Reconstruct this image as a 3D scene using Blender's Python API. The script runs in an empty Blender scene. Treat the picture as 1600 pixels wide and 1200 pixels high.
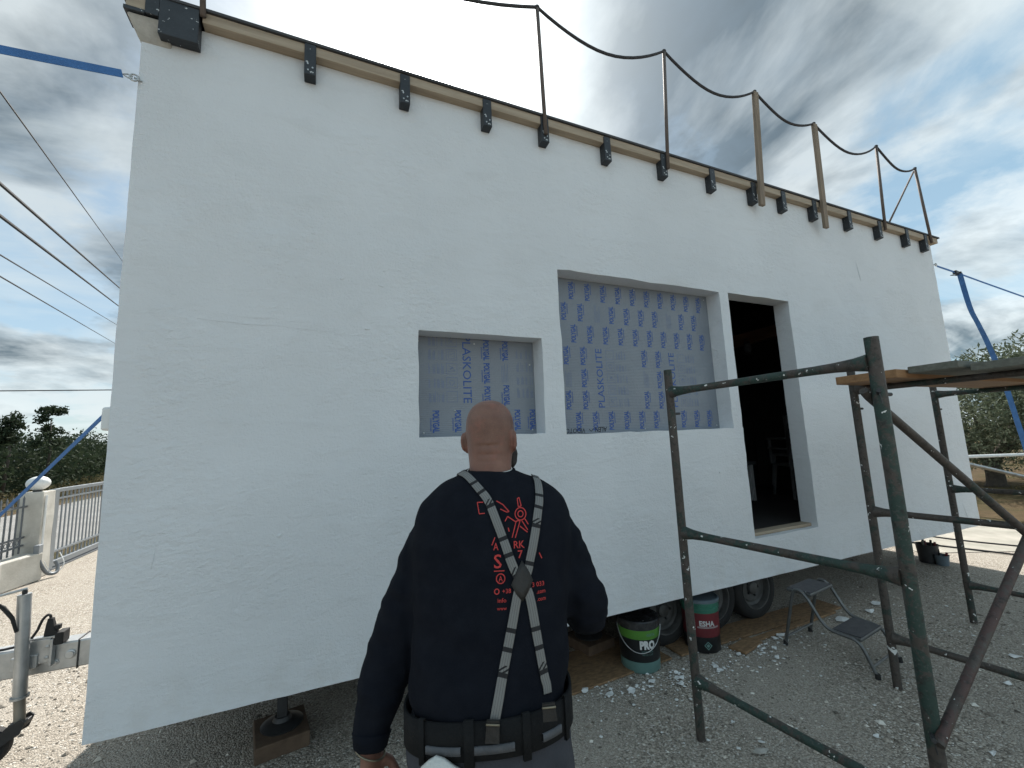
import bpy, bmesh, math, random
import numpy as np
from mathutils import Vector, Matrix, noise
from mathutils.bvhtree import BVHTree

S = bpy.context.scene
COL = S.collection
R = math.radians
random.seed(7)
RNG = np.random.default_rng(11)

# ---------------------------------------------------------------- camera
cam = bpy.data.cameras.new('camera')
camo = bpy.data.objects.new('camera', cam)
COL.objects.link(camo)
cam.sensor_width = 36.0
cam.lens = 661.19 / 1600 * 36
cam.clip_start = 0.02
cam.clip_end = 2000
cr = Vector((0.91765357, -0.39524321, -0.04116714))
cu = Vector((-0.01506414, -0.13812133, 0.99030075))
cf = Vector((0.39709571, 0.90813287, 0.13270153))
m = Matrix.Identity(4)
for i in range(3):
    m[i][0], m[i][1], m[i][2] = cr[i], cu[i], -cf[i]
m[0][3], m[1][3], m[2][3] = 0.0, -2.533, 1.65
camo.matrix_world = m
S.camera = camo

# ---------------------------------------------------------------- sun, sky, exposure
SUN = Vector((0.14134, 0.67994, 0.71951)).normalized()
EL, AZ = math.asin(SUN.z), math.atan2(SUN.x, SUN.y)
sl = bpy.data.lights.new('sun', 'SUN')
sl.energy = 2.0
sl.angle = R(0.6)
sl.color = (1.0, 0.95, 0.88)
slo = bpy.data.objects.new('sun', sl)
COL.objects.link(slo)
slo.rotation_euler = SUN.to_track_quat('Z', 'Y').to_euler()

W = bpy.data.worlds.new('World')
S.world = W
W.use_nodes = True
nt = W.node_tree
nt.nodes.clear()


class NG:
    """tiny node graph helper"""
    def __init__(self, tree):
        self.t = tree

    def n(self, typ, **kw):
        nd = self.t.nodes.new(typ)
        ins = kw.pop('ins', {})
        for k, v in kw.items():
            setattr(nd, k, v)
        for k, v in ins.items():
            self.set(nd.inputs[k], v)
        return nd

    def set(self, sock, v):
        if isinstance(v, bpy.types.NodeSocket):
            self.t.links.new(v, sock)
        elif isinstance(v, bpy.types.Node):
            self.t.links.new(v.outputs[0], sock)
        else:
            if sock.type == 'RGBA' and len(v) == 3:
                v = (*v, 1)
            sock.default_value = v

    def math(self, op, a, b=0.0, c=0.0, clamp=False):
        nd = self.n('ShaderNodeMath', operation=op, use_clamp=clamp)
        for i, v in enumerate((a, b, c)):
            self.set(nd.inputs[i], v)
        return nd.outputs[0]

    def mix(self, fac, a, b, blend='MIX'):
        nd = self.n('ShaderNodeMix', data_type='RGBA', blend_type=blend)
        self.set(nd.inputs[0], fac)
        self.set(nd.inputs[6], a)
        self.set(nd.inputs[7], b)
        return nd.outputs[2]

    def noise(self, vec, scale, detail=4, rough=.55, dist=0.0):
        nd = self.n('ShaderNodeTexNoise', ins={'Scale': scale, 'Detail': detail, 'Roughness': rough, 'Distortion': dist})
        if vec is not None:
            self.set(nd.inputs['Vector'], vec)
        return nd.outputs['Fac']

    def ramp(self, fac, stops, interp='LINEAR'):
        nd = self.n('ShaderNodeValToRGB')
        e = nd.color_ramp.elements
        nd.color_ramp.interpolation = interp
        while len(e) > len(stops):
            e.remove(e[-1])
        while len(e) < len(stops):
            e.new(.5)
        for el, (p, c) in zip(e, stops):
            el.position = p
            el.color = (*c, 1) if isinstance(c, tuple) else (c, c, c, 1)
        self.set(nd.inputs[0], fac)
        return nd.outputs[0]

    def mapping(self, vec, scale=(1, 1, 1), rot=(0, 0, 0), loc=(0, 0, 0)):
        nd = self.n('ShaderNodeMapping', ins={'Scale': scale, 'Rotation': rot, 'Location': loc})
        self.set(nd.inputs['Vector'], vec)
        return nd.outputs[0]

    def bump(self, h, strength=.3, dist=.01, normal=None):
        nd = self.n('ShaderNodeBump', ins={'Strength': strength, 'Distance': dist, 'Height': h})
        if normal is not None:
            self.set(nd.inputs['Normal'], normal)
        return nd.outputs[0]


g = NG(nt)
sky = g.n('ShaderNodeTexSky', sky_type='NISHITA', sun_disc=False)
sky.sun_elevation = EL
sky.sun_rotation = AZ
sky.altitude = 50
sky.air_density = 1.0
sky.dust_density = 1.6
sky.ozone_density = 1.2
tc = g.n('ShaderNodeTexCoord').outputs['Generated']
sep = g.n('ShaderNodeSeparateXYZ', ins={0: tc})
inv = g.math('DIVIDE', 1.0, g.math('ADD', g.math('MAXIMUM', sep.outputs[2], 0.0), 0.22))
pl = g.n('ShaderNodeVectorMath', operation='SCALE')
g.set(pl.inputs[0], tc)
g.set(pl.inputs['Scale'], inv)
pl = pl.outputs[0]
dot = g.n('ShaderNodeVectorMath', operation='DOT_PRODUCT')
g.set(dot.inputs[0], tc)
dot.inputs[1].default_value = SUN
dt = g.math('MAXIMUM', dot.outputs['Value'], 0.0)
glow_w = g.math('POWER', dt, 14.0)
glow_m = g.math('POWER', dt, 40.0)
glow_n = g.math('POWER', dt, 300.0)
puff = g.noise(g.mapping(pl, (1, 1, .5), loc=(41.0, 1.7, 0)), 1.7, 10, .58, .25)
puff_m = g.ramp(puff, [(.42, 0.0), (.52, .8), (.64, 1.0)])
streak = g.noise(g.mapping(pl, (.75, 1.9, .3), rot=(0, 0, R(-24)), loc=(.4, 15.5, 0)), 1.5, 9, .56, .5)
streak_m = g.ramp(streak, [(.46, 0.0), (.66, 1.0)])
dens = g.noise(g.mapping(pl, (1, 1, .5), loc=(37.7, 2.2, 0)), 1.25, 8, .56, .3)
thin = g.math('SUBTRACT', 1.0, g.math('MULTIPLY', g.math('POWER', dt, 11.0), .8))
cl = g.mix(g.math('MULTIPLY', g.ramp(dens, [(.44, 0.0), (.57, 1.0)]), thin), (4.5, 4.9, 5.0), (.66, .90, 1.08))
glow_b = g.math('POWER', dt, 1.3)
back_fill = g.math('SUBTRACT', 1.02, g.math('MULTIPLY', glow_b, .62))  # sky away from the sun brightened as added fill for the shaded wall
lit = g.math('ADD', back_fill, g.math('ADD', g.math('MULTIPLY', glow_w, .6), g.math('MULTIPLY', glow_m, 1.3)))


def scaled(col, k):
    nd = g.n('ShaderNodeVectorMath', operation='SCALE')
    if isinstance(col, tuple):
        nd.inputs[0].default_value = col
    else:
        g.set(nd.inputs[0], col)
    g.set(nd.inputs['Scale'], k)
    return nd.outputs[0]


skyc = g.mix(.78, sky.outputs[0], scaled((1.65, 2.6, 3.1), back_fill))
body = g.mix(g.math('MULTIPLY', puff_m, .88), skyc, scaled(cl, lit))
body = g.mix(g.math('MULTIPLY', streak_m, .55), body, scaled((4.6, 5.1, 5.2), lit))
aur = g.math('ADD', g.math('MULTIPLY', glow_m, 3.6), g.math('MULTIPLY', glow_n, 70.0))
aurc = g.n('ShaderNodeVectorMath', operation='SCALE')
aurc.inputs[0].default_value = (1.0, 1.0, .97)
g.set(aurc.inputs['Scale'], aur)
fin = g.mix(1.0, body, aurc.outputs[0], 'ADD')
bg = g.n('ShaderNodeBackground', ins={'Color': fin, 'Strength': 0.07})
out = g.n('ShaderNodeOutputWorld', ins={'Surface': bg.outputs[0]})

S.view_settings.view_transform = 'Standard'
S.view_settings.look = 'None'
S.view_settings.gamma = 1
S.view_settings.exposure = 1.95
S.view_settings.use_curve_mapping = False
S.render.engine = 'CYCLES'
S.cycles.max_bounces = 8
S.cycles.diffuse_bounces = 4

# ---------------------------------------------------------------- helpers


def tag(o, label=None, cat=None, group=None, kind=None):
    if label:
        o['label'] = label
    if cat:
        o['category'] = cat
    if group:
        o['group'] = group
    if kind:
        o['kind'] = kind
    return o


def empty(name, loc, label, cat, group=None, rz=0.0):
    o = bpy.data.objects.new(name, None)
    COL.objects.link(o)
    o.location = loc
    o.rotation_euler = (0, 0, rz)
    o.empty_display_size = .1
    return tag(o, label, cat, group)


def ring_frame(pts):
    """parallel transport frames along a polyline"""
    pts = [Vector(p) for p in pts]
    ts = []
    for i in range(len(pts)):
        a = pts[max(i - 1, 0)]
        b = pts[min(i + 1, len(pts) - 1)]
        ts.append((b - a).normalized())
    ref = Vector((0, 0, 1)) if abs(ts[0].z) < .9 else Vector((1, 0, 0))
    u = (ref - ts[0] * ref.dot(ts[0])).normalized()
    fr = []
    for t in ts:
        u = (u - t * u.dot(t)).normalized()
        fr.append((u, t.cross(u)))
    return pts, fr


class MB:
    def __init__(self):
        self.v = []
        self.f = []
        self.uv = None

    def add(self, vs, fs):
        k = len(self.v)
        self.v += [tuple(p) for p in vs]
        self.f += [tuple(i + k for i in q) for q in fs]
        return self

    def box(self, x0, x1, y0, y1, z0, z1, M=None):
        vs = [Vector((x, y, z)) for z in (z0, z1) for y in (y0, y1) for x in (x0, x1)]
        if M is not None:
            vs = [M @ p for p in vs]
        return self.add(vs, [(0, 2, 3, 1), (4, 5, 7, 6), (0, 1, 5, 4), (2, 6, 7, 3), (0, 4, 6, 2), (1, 3, 7, 5)])

    def hexa(self, b, t):
        """bottom four + top four corners, same winding"""
        return self.add(list(b) + list(t), [(3, 2, 1, 0), (4, 5, 6, 7), (0, 1, 5, 4), (1, 2, 6, 5), (2, 3, 7, 6), (3, 0, 4, 7)])

    def tube(self, pts, r, n=10, cap=True, flat=None):
        pts, fr = ring_frame(pts)
        rs = r if isinstance(r, (list, tuple)) else [r] * len(pts)
        vs = []
        for p, (u, w), rr in zip(pts, fr, rs):
            for k in range(n):
                a = 2 * math.pi * k / n
                vs.append(p + u * (math.cos(a) * rr) + w * (math.sin(a) * rr * (flat or 1)))
        fs = []
        for i in range(len(pts) - 1):
            for k in range(n):
                a, b = i * n + k, i * n + (k + 1) % n
                fs.append((a, b, b + n, a + n))
        if cap:
            fs.append(tuple(range(n - 1, -1, -1)))
            fs.append(tuple(range((len(pts) - 1) * n, len(pts) * n)))
        return self.add(vs, fs)

    def lathe(self, prof, c=(0, 0, 0), n=32, M=None, cap=True):
        vs, fs = [], []
        for (rr, z) in prof:
            for k in range(n):
                a = 2 * math.pi * k / n
                p = Vector((rr * math.cos(a), rr * math.sin(a), z))
                if M is not None:
                    p = M @ p
                vs.append(p + Vector(c))
        for i in range(len(prof) - 1):
            for k in range(n):
                a, b = i * n + k, i * n + (k + 1) % n
                fs.append((a, b, b + n, a + n))
        if cap:
            fs.append(tuple(range(n - 1, -1, -1)))
            fs.append(tuple(range((len(prof) - 1) * n, len(prof) * n)))
        return self.add(vs, fs)

    def ell(self, c, r, nu=20, nv=12, M=None):
        vs, fs = [], []
        for j in range(nv + 1):
            th = math.pi * j / nv
            for i in range(nu):
                ph = 2 * math.pi * i / nu
                p = Vector((r[0] * math.sin(th) * math.cos(ph), r[1] * math.sin(th) * math.sin(ph), r[2] * math.cos(th)))
                if M is not None:
                    p = M @ p
                vs.append(p + Vector(c))
        for j in range(nv):
            for i in range(nu):
                a, b = j * nu + i, j * nu + (i + 1) % nu
                fs.append((a, a + nu, b + nu, b))
        return self.add(vs, fs)

    def loft(self, rings):
        n = len(rings[0])
        vs = [p for r in rings for p in r]
        fs = []
        for i in range(len(rings) - 1):
            for k in range(n):
                a, b = i * n + k, i * n + (k + 1) % n
                fs.append((a, b, b + n, a + n))
        fs.append(tuple(range(n - 1, -1, -1)))
        fs.append(tuple(range((len(rings) - 1) * n, len(rings) * n)))
        return self.add(vs, fs)

    def mesh(self, name):
        me = bpy.data.meshes.new(name)
        me.from_pydata(self.v, [], self.f)
        me.validate()
        bm = bmesh.new()
        bm.from_mesh(me)
        bmesh.ops.remove_doubles(bm, verts=bm.verts, dist=1e-6)
        bmesh.ops.recalc_face_normals(bm, faces=bm.faces)
        bm.to_mesh(me)
        bm.free()
        return me

    def build(self, name, mat, parent=None, smooth=False, bevel=0.0, seg=2, label=None):
        me = self.mesh(name)
        return link(name, me, mat, parent, smooth, bevel, seg, label)


def link(name, me, mat, parent=None, smooth=False, bevel=0.0, seg=2, label=None, world=True):
    o = bpy.data.objects.new(name, me)
    COL.objects.link(o)
    if mat is not None and not me.materials:
        for mm in (mat if isinstance(mat, (list, tuple)) else [mat]):
            me.materials.append(mm)
    if smooth:
        for p in me.polygons:
            p.use_smooth = True
        if smooth != 'all':
            me.set_sharp_from_angle(angle=R(40))
    if bevel:
        b = o.modifiers.new('bevel', 'BEVEL')
        b.width = bevel
        b.segments = seg
        b.limit_method = 'ANGLE'
        b.angle_limit = R(35)
    if parent is not None:
        o.parent = parent
        if world:
            o.matrix_parent_inverse = pinv(parent)
    if label:
        o['label'] = label
    return o


def smooth_path(pts, n=5):
    pts = [Vector(p) for p in pts]
    out = []
    for i in range(len(pts) - 1):
        p0, p1, p2, p3 = pts[max(i - 1, 0)], pts[i], pts[i + 1], pts[min(i + 2, len(pts) - 1)]
        for k in range(n):
            t = k / n
            out.append(.5 * ((2 * p1) + (p2 - p0) * t + (2 * p0 - 5 * p1 + 4 * p2 - p3) * t * t + (3 * p1 - p0 - 3 * p2 + p3) * t ** 3))
    out.append(pts[-1])
    return out


def pinv(o):
    M = Matrix.Identity(4)
    chain = []
    while o is not None:
        chain.append(o)
        o = o.parent
    for q in reversed(chain):
        M = M @ q.matrix_parent_inverse @ q.matrix_basis
    return M.inverted()


def baked(mb_or_me, mods, name='tmp'):
    """evaluate modifiers and return a new mesh"""
    me = mb_or_me.mesh(name) if isinstance(mb_or_me, MB) else mb_or_me
    o = bpy.data.objects.new(name, me)
    COL.objects.link(o)
    for typ, kw in mods:
        md = o.modifiers.new(typ, typ)
        for k, v in kw.items():
            setattr(md, k, v)
    dg = bpy.context.evaluated_depsgraph_get()
    dg.update()
    res = bpy.data.meshes.new_from_object(o.evaluated_get(dg))
    bpy.data.objects.remove(o)
    res.name = name
    return res


# ---------------------------------------------------------------- materials
MATS = {}


def newmat(name):
    mt = bpy.data.materials.new(name)
    mt.use_nodes = True
    t = mt.node_tree
    t.nodes.clear()
    G = NG(t)
    bs = G.n('ShaderNodeBsdfPrincipled')
    G.n('ShaderNodeOutputMaterial', ins={'Surface': bs.outputs[0]})
    G.bs = bs
    G.obj = G.n('ShaderNodeTexCoord').outputs['Object']
    MATS[name] = mt
    return mt, G


def pm(name, col, rough=.6, metal=0.0, col2=None, vs=6.0, lo=.35, hi=.68, bump=0.0, bs=60.0, spots=None, spot_s=30.0, spot_t=.70,
       rvar=.12, aniso=(1, 1, 1), spec=.5):
    mt, G = newmat(name)
    v = G.mapping(G.obj, aniso) if aniso != (1, 1, 1) else G.obj
    col2 = col2 or tuple(c * .72 for c in col)
    n1 = G.noise(v, vs, 6, .6)
    c = G.mix(G.ramp(n1, [(lo, 0.0), (hi, 1.0)]), col, col2)
    if spots:
        n2 = G.noise(G.obj, spot_s, 3, .5)
        c = G.mix(G.ramp(n2, [(spot_t, 0.0), (spot_t + .02, 1.0)]), c, spots)
    G.set(G.bs.inputs['Base Color'], c)
    n3 = G.noise(G.obj, vs * 2.3, 4, .6)
    G.set(G.bs.inputs['Roughness'], G.math('ADD', rough - rvar / 2, G.math('MULTIPLY', n3, rvar)))
    G.bs.inputs['Metallic'].default_value = metal
    G.bs.inputs['Specular IOR Level'].default_value = spec
    if bump:
        G.set(G.bs.inputs['Normal'], G.bump(G.noise(v, bs, 5, .6), bump, .01))
    return mt


def render_mat():
    mt, G = newmat('white_render')
    o = G.obj
    fine = G.noise(o, 190, 3, .6)
    mid = G.noise(o, 62, 5, .62)
    coarse = G.noise(G.mapping(o, (1, 1, 1.6)), 21, 5, .6, .3)
    rough_gate = G.ramp(G.noise(G.mapping(o, loc=(5, 2, 1)), 1.1, 4, .55), [(.36, .25), (.60, 1.0)])
    lump_gate = G.ramp(G.noise(G.mapping(o, loc=(1, 8, 3)), 1.6, 4, .6), [(.46, .12), (.62, 1.0)])
    blot = G.noise(o, .9, 5, .55)
    smear = G.noise(G.mapping(o, (1, 1, 3.2)), 3.2, 7, .6, .6)
    c = G.mix(G.ramp(blot, [(.3, 0.0), (.75, 1.0)]), (.70, .722, .742), (.64, .662, .682))
    c = G.mix(G.math('MULTIPLY', G.ramp(smear, [(.54, 0.0), (.72, 1.0)]), .4), c, (.60, .618, .628))
    foot = G.n('ShaderNodeSeparateXYZ', ins={0: o}).outputs[2]
    splash = G.math('MULTIPLY', G.ramp(foot, [(.457, 1.0), (.75, 0.0)]), G.ramp(G.noise(o, 7, 6, .65), [(.45, 0.0), (.75, .5)]))
    c = G.mix(splash, c, (.52, .50, .46))
    G.set(G.bs.inputs['Base Color'], c)
    G.bs.inputs['Roughness'].default_value = .82
    G.bs.inputs['Specular IOR Level'].default_value = .25
    h = G.math('MULTIPLY', G.math('ADD', G.math('MULTIPLY', fine, .30), G.math('MULTIPLY', mid, .62)), rough_gate)
    h = G.math('ADD', h, G.math('MULTIPLY', G.math('MULTIPLY', coarse, 1.2), lump_gate))
    h = G.math('ADD', h, G.math('MULTIPLY', smear, .8))
    G.set(G.bs.inputs['Normal'], G.bump(h, .9, .0095))
    return mt


def gravel_mat():
    mt, G = newmat('gravel_ground')
    o = G.obj
    vor = G.n('ShaderNodeTexVoronoi', ins={'Scale': 105.0, 'Randomness': 1.0})
    G.set(vor.inputs['Vector'], o)
    rnd = G.n('ShaderNodeSeparateColor', ins={0: vor.outputs['Color']}).outputs[0]
    stone = G.ramp(rnd, [(0.0, (.12, .105, .085)), (.25, (.30, .262, .215)), (.65, (.49, .435, .365)), (.9, (.64, .585, .505)), (1.0, (.85, .83, .78))])
    dust = G.noise(o, 1.1, 6, .6)
    finer = G.noise(o, 160, 3, .6)
    c = G.mix(G.math('MULTIPLY', G.ramp(dust, [(.36, 0.0), (.62, 1.0)]), .75), stone, (.47, .425, .365))
    c = G.mix(G.ramp(finer, [(.3, .35), (.6, 0.0)]), c, (.16, .14, .115))
    G.set(G.bs.inputs['Base Color'], c)
    G.bs.inputs['Roughness'].default_value = .9
    G.bs.inputs['Specular IOR Level'].default_value = .2
    c = G.mix(G.ramp(vor.outputs['Distance'], [(.45, 0.0), (.85, .55)]), c, (.10, .088, .07))  # crevices between stones darkened in the colour to deepen their relief
    G.set(G.bs.inputs['Base Color'], c)
    h = G.math('ADD', G.math('MULTIPLY', G.math('SUBTRACT', 1.0, vor.outputs['Distance']), 1.6), G.math('MULTIPLY', finer, .5))
    h = G.math('ADD', h, G.math('MULTIPLY', G.noise(o, 5, 5, .6), 2.0))
    G.set(G.bs.inputs['Normal'], G.bump(h, .65, .010))
    return mt


def field_mat():
    mt, G = newmat('dry_field')
    o = G.obj
    a = G.noise(o, .35, 7, .62)
    b = G.noise(o, 6, 6, .65)
    c = G.ramp(a, [(.30, (.085, .062, .036)), (.47, (.14, .10, .058)), (.58, (.075, .07, .032)), (.72, (.19, .145, .09))])
    c = G.mix(G.ramp(b, [(.35, .0), (.7, .55)]), c, (.05, .042, .024))
    G.set(G.bs.inputs['Base Color'], c)
    G.bs.inputs['Roughness'].default_value = .95
    G.bs.inputs['Specular IOR Level'].default_value = .1
    G.set(G.bs.inputs['Normal'], G.bump(G.math('ADD', b, G.noise(o, 40, 4, .6)), .9, .05))
    return mt


def tube_paint(name, green, amount):
    mt, G = newmat(name)
    o = G.obj
    n1 = G.noise(o, 7.5, 9, .72, .6)
    n2 = G.noise(G.mapping(o, loc=(4, 1, 7)), 38, 6, .65)
    c = G.mix(G.ramp(n1, [(.50 - amount, 0.0), (.56 - amount, 1.0)]), green, (.062, .05, .042))
    c = G.mix(G.ramp(n2, [(.52, 0.0), (.66, .85)]), c, (.022, .02, .018))
    c = G.mix(G.ramp(G.noise(G.mapping(o, loc=(2, 2, 9)), 90, 4, .6), [(.56, 0.0), (.68, .5)]), c, (.10, .10, .09))
    c = G.mix(G.ramp(G.noise(G.mapping(o, loc=(1, 9, 3)), 24, 3, .6), [(.665, 0.0), (.68, 1.0)]), c, (.66, .67, .65))
    G.set(G.bs.inputs['Base Color'], c)
    G.set(G.bs.inputs['Roughness'], G.math('ADD', .45, G.math('MULTIPLY', n2, .35)))
    G.set(G.bs.inputs['Normal'], G.bump(n2, .5, .005))
    return mt


def foliage_mat(name, a, b, c3, s=1.3):
    mt, G = newmat(name)
    o = G.obj
    n1 = G.noise(o, s, 4, .6)
    n2 = G.noise(o, s * 14, 2, .5)
    c = G.mix(G.ramp(n1, [(.35, 0.0), (.65, 1.0)]), a, b)
    c = G.mix(G.ramp(n2, [(.45, 0.0), (.7, .8)]), c, c3)
    G.set(G.bs.inputs['Base Color'], c)
    G.bs.inputs['Roughness'].default_value = .85
    G.bs.inputs['Specular IOR Level'].default_value = .12
    tr = G.n('ShaderNodeBsdfTranslucent', ins={'Color': c})
    mx = G.n('ShaderNodeMixShader', ins={0: .2})
    out = [n for n in G.t.nodes if n.type == 'OUTPUT_MATERIAL'][0]
    G.t.links.new(G.bs.outputs[0], mx.inputs[1])
    G.t.links.new(tr.outputs[0], mx.inputs[2])
    G.t.links.new(mx.outputs[0], out.inputs[0])
    return mt


M_RENDER = render_mat()
M_GRAVEL = gravel_mat()
M_FIELD = field_mat()
M_GREEN = tube_paint('green_scaffold_paint', (.020, .045, .036), .03)
M_GREEN2 = tube_paint('worn_scaffold_paint', (.022, .038, .031), .09)
M_RUST = tube_paint('rusty_brace_paint', (.07, .038, .033), .03)
M_STEEL = pm('galvanised_steel', (.52, .53, .53), .42, .75, (.36, .37, .37), 9, bump=.08, bs=30)
M_DKSTEEL = pm('dark_steel', (.06, .062, .065), .5, .5, (.035, .035, .036), 8, bump=.1)
M_BLACKMETAL = pm('black_bracket_paint', (.022, .027, .033), .5, 0.0, (.012, .015, .019), 12, spots=(.5, .52, .52), spot_s=34, spot_t=.66, bump=.2)
M_TIMBER = pm('pale_timber', (.40, .33, .245), .75, 0, (.29, .23, .165), 5, bump=.12, bs=60, aniso=(.5, 8, 8))
M_TIMBER_Z = pm('railing_timber', (.26, .20, .145), .8, 0, (.16, .125, .09), 6, bump=.15, bs=50, aniso=(8, 8, .5))
M_TIMBER_NEW = pm('new_plank_timber', (.30, .165, .075), .7, 0, (.20, .105, .045), 5, bump=.1, bs=50, aniso=(.5, 6, 8))
M_TIMBER_OLD = pm('weathered_plank_timber', (.17, .17, .145), .85, 0, (.10, .105, .085), 6, spots=(.6, .62, .6), spot_s=16, spot_t=.72, bump=.25, bs=40, aniso=(.5, 6, 8))
M_OSB = pm('osb_board', (.27, .165, .085), .8, 0, (.13, .08, .042), 22, bump=.2, bs=70, aniso=(1, 2.2, 1))
M_RUBBER = pm('tyre_rubber', (.011, .011, .012), .8, 0, (.019, .0185, .0175), 10, bump=.1)
M_ROPE = pm('dark_rope', (.055, .055, .06), .9, 0, (.04, .04, .044), 60, bump=.2, bs=120)
M_POST = pm('brown_railing_post', (.13, .10, .085), .7, 0, (.085, .068, .058), 7)
M_STRAP = pm('blue_webbing', (.045, .15, .37), .7, 0, (.035, .115, .29), 14, bump=.3, bs=200)
M_WHITEPL = pm('white_plastic', (.74, .75, .74), .45, 0, (.66, .67, .66), 6)
M_STONEWALL = pm('cement_wall', (.55, .53, .48), .9, 0, (.42, .40, .355), 4, bump=.35, bs=35)
M_GATE = pm('grey_gate_paint', (.24, .262, .28), .45, .3, (.24, .26, .28), 8)
M_FENCE = pm('dark_fence_paint', (.16, .175, .19), .5, .3, (.10, .11, .12), 8)
M_ROAD = pm('pale_asphalt', (.24, .235, .225), .9, 0, (.17, .165, .155), 1.2, bump=.3, bs=90)
M_CONC = pm('pale_concrete', (.40, .37, .32), .9, 0, (.25, .24, .20), 2.2, bump=.2, bs=40)
M_CABLE = pm('black_cable', (.012, .012, .014), .7)
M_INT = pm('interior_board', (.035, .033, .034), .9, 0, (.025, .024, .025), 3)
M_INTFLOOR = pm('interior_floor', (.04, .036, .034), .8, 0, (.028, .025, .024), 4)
M_ROOF = pm('roof_membrane', (.06, .062, .066), .8, 0, (.045, .046, .05), 3)
M_MORTAR = pm('grey_mortar', (.46, .44, .40), .95, 0, (.34, .325, .29), 20, bump=.5, bs=60)
def skin_mat():
    mt, G = newmat('skin')
    o = G.obj
    n1 = G.noise(o, 15, 6, .62)
    c = G.mix(G.ramp(n1, [(.32, 0.0), (.68, 1.0)]), (.235, .122, .088), (.165, .080, .058))
    z = G.n('ShaderNodeSeparateXYZ', ins={0: o}).outputs[2]
    zz = G.n('ShaderNodeMapRange', ins={'Value': z, 'From Min': 1.60, 'From Max': 1.66}).outputs[0]
    zt = G.n('ShaderNodeMapRange', ins={'Value': z, 'From Min': 1.775, 'From Max': 1.72}).outputs[0]
    grain = G.ramp(G.noise(o, 620, 2, .6), [(.35, .0), (.65, .75)])
    stub = G.math('MULTIPLY', G.math('MULTIPLY', zz, zt), grain)
    c = G.mix(G.math('MULTIPLY', stub, .75), c, (.075, .056, .047))
    red = G.math('MULTIPLY', G.ramp(G.noise(G.mapping(o, loc=(3, 1, 2)), 24, 4, .6), [(.5, 0.0), (.72, 1.0)]), .45)
    c = G.mix(red, c, (.30, .115, .085))
    G.set(G.bs.inputs['Base Color'], c)
    G.set(G.bs.inputs['Roughness'], G.math('ADD', .40, G.math('MULTIPLY', n1, .16)))
    G.bs.inputs['Specular IOR Level'].default_value = .4
    h = G.math('ADD', G.noise(o, 330, 3, .6), G.math('MULTIPLY', G.noise(o, 55, 4, .6), 1.2))
    G.set(G.bs.inputs['Normal'], G.bump(h, .22, .003))
    return mt


M_SKIN = skin_mat()
M_BEARD = pm('dark_beard', (.022, .019, .017), .9, 0, (.04, .032, .028), 90, bump=.7, bs=260)
M_SWEAT = pm('navy_sweatshirt', (.0062, .0078, .0125), .95, 0, (.0095, .0115, .017), 20, bump=.3, bs=420, spec=.12)
M_TROUS = pm('grey_work_trousers', (.062, .065, .076), .9, 0, (.04, .042, .05), 9, bump=.35, bs=150, spec=.2)
M_BELT = pm('black_tool_belt', (.0045, .005, .006), .85, 0, (.008, .009, .010), 20, bump=.3, bs=200, spec=.3)
M_GREYWEB = pm('grey_webbing', (.10, .105, .115), .85, 0, (.075, .08, .088), 40, bump=.3, bs=240)
M_LEATHER = pm('worn_leather', (.022, .02, .018), .6, 0, (.012, .011, .010), 25, bump=.3, bs=90)
M_METALCLIP = pm('brass_clip', (.26, .23, .17), .4, .8)
M_RED = pm('red_print', (.50, .045, .04), .8, 0, (.42, .036, .034), 60)
M_CLOTH = pm('white_rag', (.72, .73, .70), .9, 0, (.58, .59, .56), 9, bump=.3, bs=120)
M_PRINT = pm('blue_sheet_print', (.03, .085, .30), .6, 0, (.03, .075, .25), 40)
M_PRINT2 = pm('pale_blue_sheet_print', (.13, .175, .29), .6, 0, (.12, .155, .25), 40)
M_INK = pm('black_marker', (.015, .015, .018), .6)
M_BARK = pm('bark', (.09, .075, .06), .95, 0, (.05, .042, .034), 14, bump=.8, bs=26)
M_OLIVE = foliage_mat('olive_leaves', (.115, .135, .085), (.07, .09, .055), (.20, .22, .165), .8)
M_THICK = foliage_mat('evergreen_leaves', (.035, .052, .028), (.024, .036, .022), (.06, .075, .042), .35)
M_SCRUB = foliage_mat('dry_scrub_leaves', (.13, .10, .05), (.07, .075, .035), (.20, .155, .08), .5)
M_PLASTER = pm('plaster_flake', (.76, .77, .76), .9, 0, (.62, .63, .62), 30, bump=.3)
M_PEBBLE = None


def sheet_mat():
    mt, G = newmat('filmed_polycarbonate')
    o = G.obj
    sx = G.n('ShaderNodeSeparateXYZ', ins={0: o})
    flute = G.math('SINE', G.math('MULTIPLY', sx.outputs[2], 520.0))
    n1 = G.noise(o, 2.2, 5, .55)
    c = G.mix(G.ramp(n1, [(.3, 0.0), (.7, 1.0)]), (.225, .25, .28), (.19, .215, .25))
    G.set(G.bs.inputs['Base Color'], c)
    G.bs.inputs['Roughness'].default_value = .27
    G.bs.inputs['Specular IOR Level'].default_value = .4
    G.set(G.bs.inputs['Normal'], G.bump(G.math('ADD', G.math('MULTIPLY', flute, .12), G.math('MULTIPLY', G.noise(G.mapping(o, (1, 1, .6), rot=(0, R(35), 0)), 6.5, 6, .62, .8), 2.2)), .4, .010))
    return mt


M_SHEET = sheet_mat()


def pebble_mat():
    mt, G = newmat('pebbles')
    geo = G.n('ShaderNodeNewGeometry')
    c = G.ramp(geo.outputs['Random Per Island'], [(0, (.12, .105, .088)), (.4, (.32, .285, .24)), (.8, (.52, .47, .40)), (1, (.80, .77, .70))])
    G.set(G.bs.inputs['Base Color'], c)
    G.bs.inputs['Roughness'].default_value = .9
    G.bs.inputs['Specular IOR Level'].default_value = .2
    return mt


M_PEBBLE = pebble_mat()

# ================================================================ SETTING


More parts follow.
